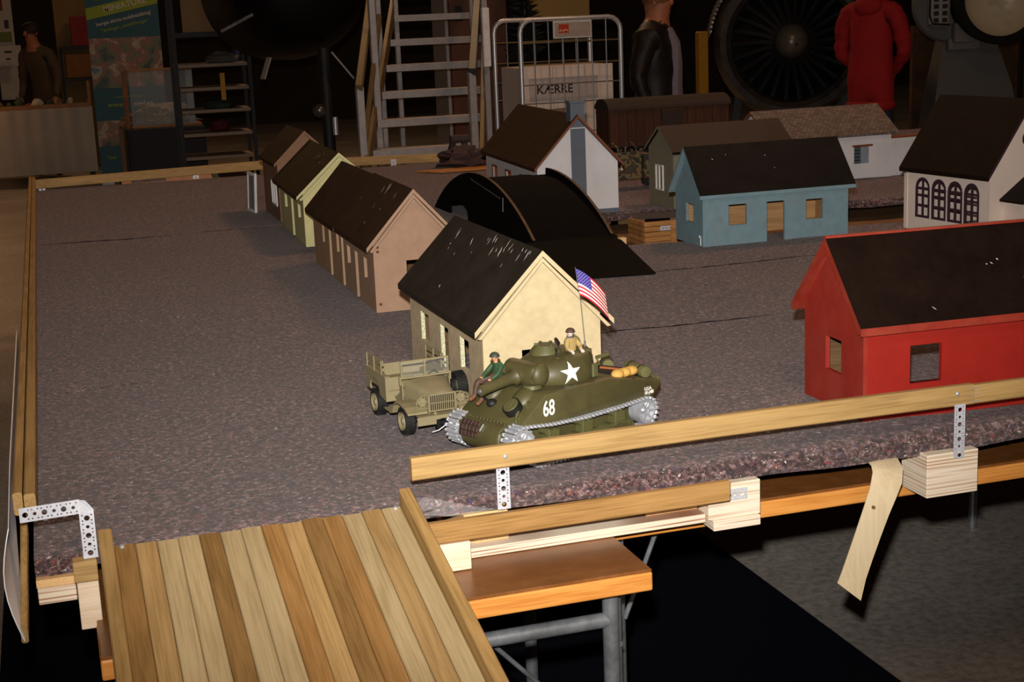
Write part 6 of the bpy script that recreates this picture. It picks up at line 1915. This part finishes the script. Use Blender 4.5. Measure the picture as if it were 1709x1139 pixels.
# ---- stall on the left
M_CLOTH = paint('stall_cloth', '#b8a898', 0.9, 0, 0.06, 4, 0.05)
stl = thing('stall_table', 'stall table covered with a plain grey-beige cloth', 'table', (-0.9, 17.0, 0))
b = B()
P0, n_ = [], 60
top_ = []
bot_ = []
for i in range(n_ + 1):
    x = 1.45 * i / n_
    top_.append((x, 0.0, 0.85))
    bot_.append((x, -0.015 - 0.012 * math.sin(i * 0.9) - 0.008 * math.sin(i * 0.37), 0.14))
vs = top_ + bot_
b.poly(vs, [(i, i + 1, n_ + 2 + i, n_ + 1 + i) for i in range(n_)])
b.b2(0, 1.45, 0.0, 0.8, 0.845, 0.852)
b.poly([(1.45, 0, 0.85), (1.45, 0.8, 0.85), (1.46, 0.8, 0.14), (1.46, -0.01, 0.14)], [(0, 1, 2, 3)])
b.obj('table_cloth', M_CLOTH, stl, smooth=0.8)
for x in (0.05, 1.4):
    for y in (0.06, 0.74):
        B().b2(x - 0.02, x + 0.02, y - 0.02, y + 0.02, 0, 0.845).obj('leg', M_DARK, stl)
M_TRAY = paint('tray_orange', '#a06a34', 0.6)
ty = thing('diorama_tray', 'wooden rimmed tray with a small diorama on the stall table', 'tray', (-0.9, 17.0, 0.853))
B().b2(0.0, 1.44, 0.0, 0.02, 0, 0.045).b2(1.42, 1.44, 0.02, 0.7, 0, 0.045).b2(1.415, 1.445, -0.003, 0.03, 0.045, 0.28).obj('rim', M_TRAY, ty)
B().b2(0.0, 1.42, 0.02, 0.7, 0, 0.02).obj('ground', paint('diorama_ground', '#5b4636', 0.9, 0, 0.5, 20, 0.3), ty)
rnd = random.Random(21)
for k in range(12):
    c_ = rnd.choice(['#8a3c22', '#6d5a44', '#a58a5c', '#3c4434', '#9c9284'])
    lump('diorama_piece', 'small scenery lump, %s from the left on the stall diorama' % ['first', 'second', 'third', 'fourth', 'fifth', 'sixth', 'seventh', 'eighth', 'ninth', 'tenth', 'eleventh', 'twelfth'][k], 'diorama piece', (-0.86 + k * 0.108, 17.10 + rnd.uniform(0, 0.3), 0.874), (rnd.uniform(0.03, 0.06), 0.04, rnd.uniform(0.02, 0.07)), paint('diorama_%d' % k, c_, 0.8, 0, 0.3, 30, 0.1), 40 + k, 10, 0.6)
lump('stall_toy_truck', 'small pale toy truck on the stall diorama', 'toy truck', (-0.02, 17.02 + 0.06, 0.874), (0.06, 0.03, 0.06), paint('pale_toy', '#c9b9a0', 0.6), 77, 12, 0.3)  # plain pale lump standing for the toy truck
# posters, boards and boxes behind the stall
def board(name, label, cat, x0, x1, y, z0, z1, m, th=0.02):
    return B().b2(x0, x1, y, y + th, z0, z1, 0.002).obj(name, m, label=label, cat=cat)
scr = board('partition_panel', 'cream partition panel behind the stall visitor', 'panel', 0.28, 0.74, 19.4, 0.0, 2.6, paint('cream_panel', '#7d5f36', 0.8, 0, 0.05, 4, 0), 0.05)
p1_ = thing('poster', 'tall white poster at the far left edge', 'poster', (-0.42, 18.9, 0))
B().b2(0, 0.22, 0, 0.01, 0.9, 2.3).obj('sheet', paint('poster_white', '#9c948c', 0.8), p1_)
B().b2(0.03, 0.12, -0.004, -0.0005, 1.95, 2.10).obj('printed_block', paint('poster_red', '#6a2a2a', 0.8), p1_)
B().b2(0.05, 0.19, -0.004, -0.0005, 1.58, 1.70).obj('printed_block', paint('poster_green', '#5a6632', 0.8), p1_)
B().b2(0.12, 0.17, -0.004, -0.0005, 1.74, 1.84).obj('printed_block', M_DARK, p1_)
p2_ = thing('notice_sheet', 'white notice sheet with two dark lines below the tall poster', 'notice', (-0.42, 18.7, 0))
B().b2(0, 0.28, 0, 0.01, 1.30, 1.54).obj('sheet', paint('notice_white', '#a29a96', 0.8), p2_)
B().b2(0.09, 0.17, -0.004, -0.0005, 1.455, 1.480).b2(0.10, 0.15, -0.004, -0.0005, 1.375, 1.395).obj('printed_lines', M_DARK, p2_)
board('red_box', 'red printed box on the shelf behind the stall', 'box', 0.46, 0.68, 19.1, 1.50, 1.85, paint('box_red', '#7c1a18', 0.7, 0, 0.3, 8, 0), 0.2)
board('cardboard_box', 'brown cardboard box below the red box behind the stall', 'box', 0.36, 0.68, 19.0, 1.12, 1.40, paint('cardboard', '#7c4f28', 0.85), 0.3)
sh_ = thing('back_shelf', 'dark shelf unit behind the stall holding the boxes', 'shelf', (0.30, 18.9, 0))
B().b2(0, 0.45, 0, 0.5, 1.085, 1.115).obj('shelf_board', M_DARK, sh_)
B().b2(0, 0.45, 0.15, 0.5, 1.465, 1.495).obj('shelf_board', M_DARK, sh_)
B().b2(0, 0.03, 0.2, 0.5, 0, 1.085).obj('upright', M_DARK, sh_)
B().b2(0.42, 0.45, 0.2, 0.5, 0, 1.085).obj('upright', M_DARK, sh_)
B().b2(0, 0.03, 0.45, 0.5, 1.115, 1.465).obj('upright', M_DARK, sh_)
B().b2(0.42, 0.45, 0.45, 0.5, 1.115, 1.465).obj('upright', M_DARK, sh_)
# teal exhibition banner
bn = thing('exhibition_banner', 'teal and green roll-up exhibition banner behind the glass case', 'banner', (0.56, 16.3, 0))
M_TEAL = paint('banner_teal', '#1d4a58', 0.6, 0, 0.05, 4, 0)
M_LIME = paint('banner_lime', '#7c8c1c', 0.6, 0, 0.05, 4, 0)
B().b2(0, 0.74, 0, 0.008, 0.08, 2.4).obj('cloth', M_TEAL, bn)
B().b2(-0.02, 0.76, -0.06, 0.08, 0, 0.08, 0.01).obj('foot_case', M_STEEL, bn)
B().prism([(0, 1.77), (0.74, 1.92), (0.74, 2.04), (0, 1.89)], -0.003, -0.0005, 'xz').obj('lime_band', M_LIME, bn)
m, nt, p = newmat('banner_picture')
mp = coords(nt)
nz = N(nt, 'ShaderNodeTexNoise', Scale=7, Detail=6)
nt.links.new(mp.outputs[0], nz.inputs['Vector'])
rr = ramp(nt, nz.outputs['Fac'], [(0.35, '#1c2b22'), (0.48, '#5c5a3c'), (0.55, '#7a3a2c'), (0.62, '#8f8a72'), (0.7, '#39566a')])
nt.links.new(rr.outputs[0], p.inputs['Base Color'])
B().b2(0, 0.74, -0.003, -0.0005, 1.06, 1.58).b2(0, 0.74, -0.003, -0.0005, 0.45, 0.72).obj('picture_panel', m, bn)
tilt = (1, 0, 0.20)
text('banner_text', 'MINIATURE', 0.088, paint('banner_white', '#b8b0a8', 0.7), bn, frame((0.40, -0.0036, 1.915), tilt, (-0.2, 0, 1)), 0.0003, 0.001)
for q_ in range(3):
    B().b2(0.10 + q_ * 0.22, 0.15 + q_ * 0.22, -0.0035, -0.0005, 1.97 + q_ * 0.045, 2.3).obj('banner_logo_bar', M_LIME, bn)
text('banner_text', 'Sveriges största modellutställning!', 0.052, bpy.data.materials['banner_white'], bn, frame((0.375, -0.0036, 1.775), tilt, (-0.2, 0, 1)), 0.0003, 0.0006, 'CENTER', 0.82)
text('banner_text', 'Tävlingar, utställningar', 0.050, M_LIME, bn, frame((0.375, -0.0036, 1.70), tilt, (-0.2, 0, 1)), 0.0003, 0.0004, 'CENTER', 1.1)
text('banner_text', 'www.', 0.075, M_LIME, bn, frame((0.22, -0.0036, 0.885), (1, 0, 0), (0, 0, 1)), 0.0003, 0.001)
text('banner_text', 'ngel.se', 0.075, bpy.data.materials['banner_white'], bn, frame((0.50, -0.0036, 0.885), (1, 0, 0), (0, 0, 1)), 0.0003, 0.001)
text('banner_text', 'modellutställningen', 0.035, M_LIME, bn, frame((0.36, -0.0036, 0.965), (1, 0, 0), (0, 0, 1)), 0.0003, 0.0003)
text('banner_text', 'Tack', 0.05, M_LIME, bn, frame((0.12, -0.0036, 0.33), (1, 0, 0), (0, 0, 1)), 0.0003, 0.0005)
# glass case on a dark plinth
pl = thing('dark_plinth', 'black panelled plinth carrying the glass case', 'plinth', (0.76, 14.5, 0))
B().b2(0, 0.74, 0, 0.5, 0, 0.725, 0.01).obj('body', paint('plinth_black', '#1b1b20', 0.7), pl)
B().b2(0.04, 0.71, -0.006, -0.0005, 0.06, 0.69).obj('front_panel', paint('plinth_panel', '#23232a', 0.75), pl)
B().b2(-0.07, -0.03, -0.05, -0.02, 0, 0.74).bar((-0.05, -0.03, 0.75), (0.05, 0.1, 0.82), 0.03, 0.03).obj('side_post', paint('plinth_post', '#6d4c38', 0.7), pl)
gc = thing('glass_case', 'glass display case with a small landscape inside, on the plinth', 'display case', (0.82, 14.55, 0.727))
m, nt, p = newmat('case_glass')
p.inputs['Base Color'].default_value = (0.75, 0.8, 0.82, 1)
p.inputs['Roughness'].default_value = 0.05
p.inputs['Alpha'].default_value = 0.14
B().b2(0.01, 0.60, 0, 0.004, 0.02, 0.535).obj('pane', m, gc)
B().b2(0.60, 0.604, 0.004, 0.4, 0.02, 0.535).obj('pane', m, gc)
B().b2(0.006, 0.010, 0.004, 0.4, 0.02, 0.535).obj('pane', m, gc)
B().b2(0, 0.66, -0.005, 0.41, 0, 0.02).obj('base', M_TRAY, gc)
B().b2(0, 0.61, -0.003, 0.02, 0.536, 0.548).b2(0, 0.61, 0.38, 0.405, 0.536, 0.548).b2(0, 0.02, 0.02, 0.38, 0.536, 0.548).b2(0.59, 0.61, 0.02, 0.38, 0.536, 0.548).obj('top_frame', M_TRAY, gc)
B().b2(0.54, 0.60, 0.005, 0.012, 0.02, 0.535).obj('edge_strip', paint('case_edge', '#5d6a72', 0.4), gc)
B().b2(-0.055, -0.015, 0.0, 0.03, 0.0, 0.54).obj('orange_post', paint('orange_post', '#8a4a22', 0.6, 0, 0.4, 8, 0), gc)
lump('case_landscape', 'pale rocky landscape inside the glass case', 'diorama', (1.11, 14.76, 0.75), (0.27, 0.15, 0.12), paint('pale_rock', '#8b7f6c', 0.85, 0, 0.4, 14, 0.2), 91, 24, 0.8)
# metal shelf rack with odds and ends
rk = thing('shelf_rack', 'tall metal shelf rack with pale shelf edges beside the plinth', 'shelf rack', (1.15, 13.0, 0))
for k, z in enumerate((0.16, 0.355, 0.545, 0.745, 0.945, 1.135, 1.335)):
    B().b2(0.0, 0.60, 0, 0.4, z - 0.03, z, 0.003).obj('shelf', paint('rack_edge', '#8a7664', 0.6) if k == 0 else bpy.data.materials['rack_edge'], rk)
for x in (-0.02, 0.605):
    for y in (0.0, 0.38):
        B().b2(x, x + 0.03, y, y + 0.03, 0, 2.1).obj('upright', M_DARK, rk)
B().b2(0.02, 0.58, 0.02, 0.3, 1.56, 1.60).obj('shelf', M_DARK, rk)
B().b2(0.355, 0.395, -0.012, -0.001, 1.02, 1.25).obj('yellow_strip', paint('yellow_strip', '#b47a10', 0.6), rk)
board('cream_screen', 'cream screen standing on top of the shelf rack', 'screen', 1.23, 1.55, 13.05, 1.602, 2.3, paint('cream_screen', '#8a6b48', 0.8, 0, 0.04, 4, 0), 0.03)
lump('shelf_bundle', 'red bag on a lower shelf of the rack', 'bag', (1.48, 13.1, 0.746), (0.09, 0.08, 0.07), paint('shelf_red', '#4a1214', 0.8), 61, 12, 0.4)
lump('shelf_bundle', 'grey cloth pile on the upper shelf of the rack', 'cloth', (1.55, 13.12, 1.336), (0.14, 0.08, 0.06), paint('shelf_grey', '#5a5046', 0.9), 62, 12, 0.4)
lump('shelf_bundle', 'dark green bag on the middle shelf of the rack', 'bag', (1.50, 13.1, 0.946), (0.15, 0.09, 0.07), paint('shelf_green', '#16241a', 0.7), 63, 12, 0.4)
lump('shelf_bundle', 'small blue bag beside the grey cloth pile on the rack', 'bag', (1.68, 13.2, 1.336), (0.04, 0.05, 0.08), paint('shelf_blue', '#1c2c5c', 0.7), 64, 12, 0.3)
# dark aircraft belly with undercarriage
ac = thing('dark_aircraft', 'black aircraft nose with undercarriage leg and pale gear doors', 'aircraft', (1.92, 11.2, 0))
M_AIR = paint('aircraft_black', '#050404', 0.6, 0, 0.2, 3, 0, spec=0.15)
B().lathe([(0, 0.0), (0.25, 0.03), (0.42, 0.14), (0.52, 0.35), (0.57, 0.8), (0.58, 1.7), (0, 1.7)], 36, Matrix.Translation((0.0, -0.4, 1.93)) @ Matrix.Rotation(-PI / 2, 4, 'X')).obj('fuselage', M_AIR, ac, smooth=0.8)
B().bar((-0.30, -0.35, 1.40), (-0.36, -0.38, 1.25), 0.05, 0.012).obj('gear_door', paint('gear_door', '#8d867e', 0.6), ac)
B().bar((0.16, -0.35, 1.42), (0.31, -0.38, 1.22), 0.05, 0.012).obj('gear_door', bpy.data.materials['gear_door'], ac)
B().cyl((0.13, -0.2, 0.25), (0.13, -0.2, 1.45), 0.045, None, 14).obj('gear_leg', M_DARK, ac, smooth=0.6)
B().cyl((0.14, -0.42, 0.82), (0.14, -0.42, 0.95), 0.02, None, 12).obj('oleo', M_CHROME, ac, smooth=0.6)
B().sph((0.03, -0.42, 1.005), 0.05, 16).obj('gear_lamp', paint('gear_lamp', '#6a6460', 0.3, 0.7), ac, smooth=1)
for s in (-0.10, 0.36):
    B().lathe([(0.10, -0.06), (0.24, -0.07), (0.26, 0), (0.24, 0.07), (0.10, 0.06)], 28, Matrix.Translation((s, -0.2, 0.26)) @ Matrix.Rotation(PI / 2, 4, 'Y')).obj('tyre', M_RUBBER, ac, smooth=0.7)
B().cyl((-0.1, -0.2, 0.26), (0.36, -0.2, 0.26), 0.03, None, 10).obj('gear_axle', M_DARK, ac)
B().tube([(-0.62, -0.30, 1.60), (-0.48, -0.36, 1.67), (-0.40, -0.40, 1.71)], 0.012, 8).obj('pitot_boom', M_STEEL, ac, smooth=1)
# yellow post, cream partition further back, dark bin
B().b2(4.80, 4.88, 10.35, 10.43, 0, 1.45, 0.01).obj('yellow_post', paint('yellow_post', '#8a6208', 0.6), label='yellow post between the leather-jacket man and the jet engine', cat='post')
board('far_partition', 'cream partition far behind the roll cage', 'panel', 6.03, 6.82, 18.0, 1.60, 2.6, paint('far_cream', '#b0925e', 0.8, 0, 0.04, 3, 0), 0.05)
B().b2(6.0, 6.06, 18.06, 18.12, 0, 2.6).b2(6.8, 6.86, 18.06, 18.12, 0, 2.6).obj('far_partition_frame', M_DARK, label='dark frame holding the far cream partition', cat='frame')
board('brick_screen', 'brown patterned screen right of the searchlight', 'screen', 9.0, 11.0, 14.0, 0.0, 1.35, paint('brown_screen', '#5c4028', 0.8, 0, 0.5, 4, 0), 0.05)
board('orange_poster', 'small orange poster between the red hooded man and the searchlight', 'poster', 7.26, 7.55, 12.2, 0.0, 1.25, paint('orange_poster', '#6e2c0c', 0.8, 0, 0.6, 9, 0), 0.02)
board('grey_door_panel', 'grey-brown door panel behind the red hooded man', 'panel', 6.75, 7.25, 12.3, 0.0, 2.3, paint('greybrown_panel', '#4c4036', 0.8), 0.03)
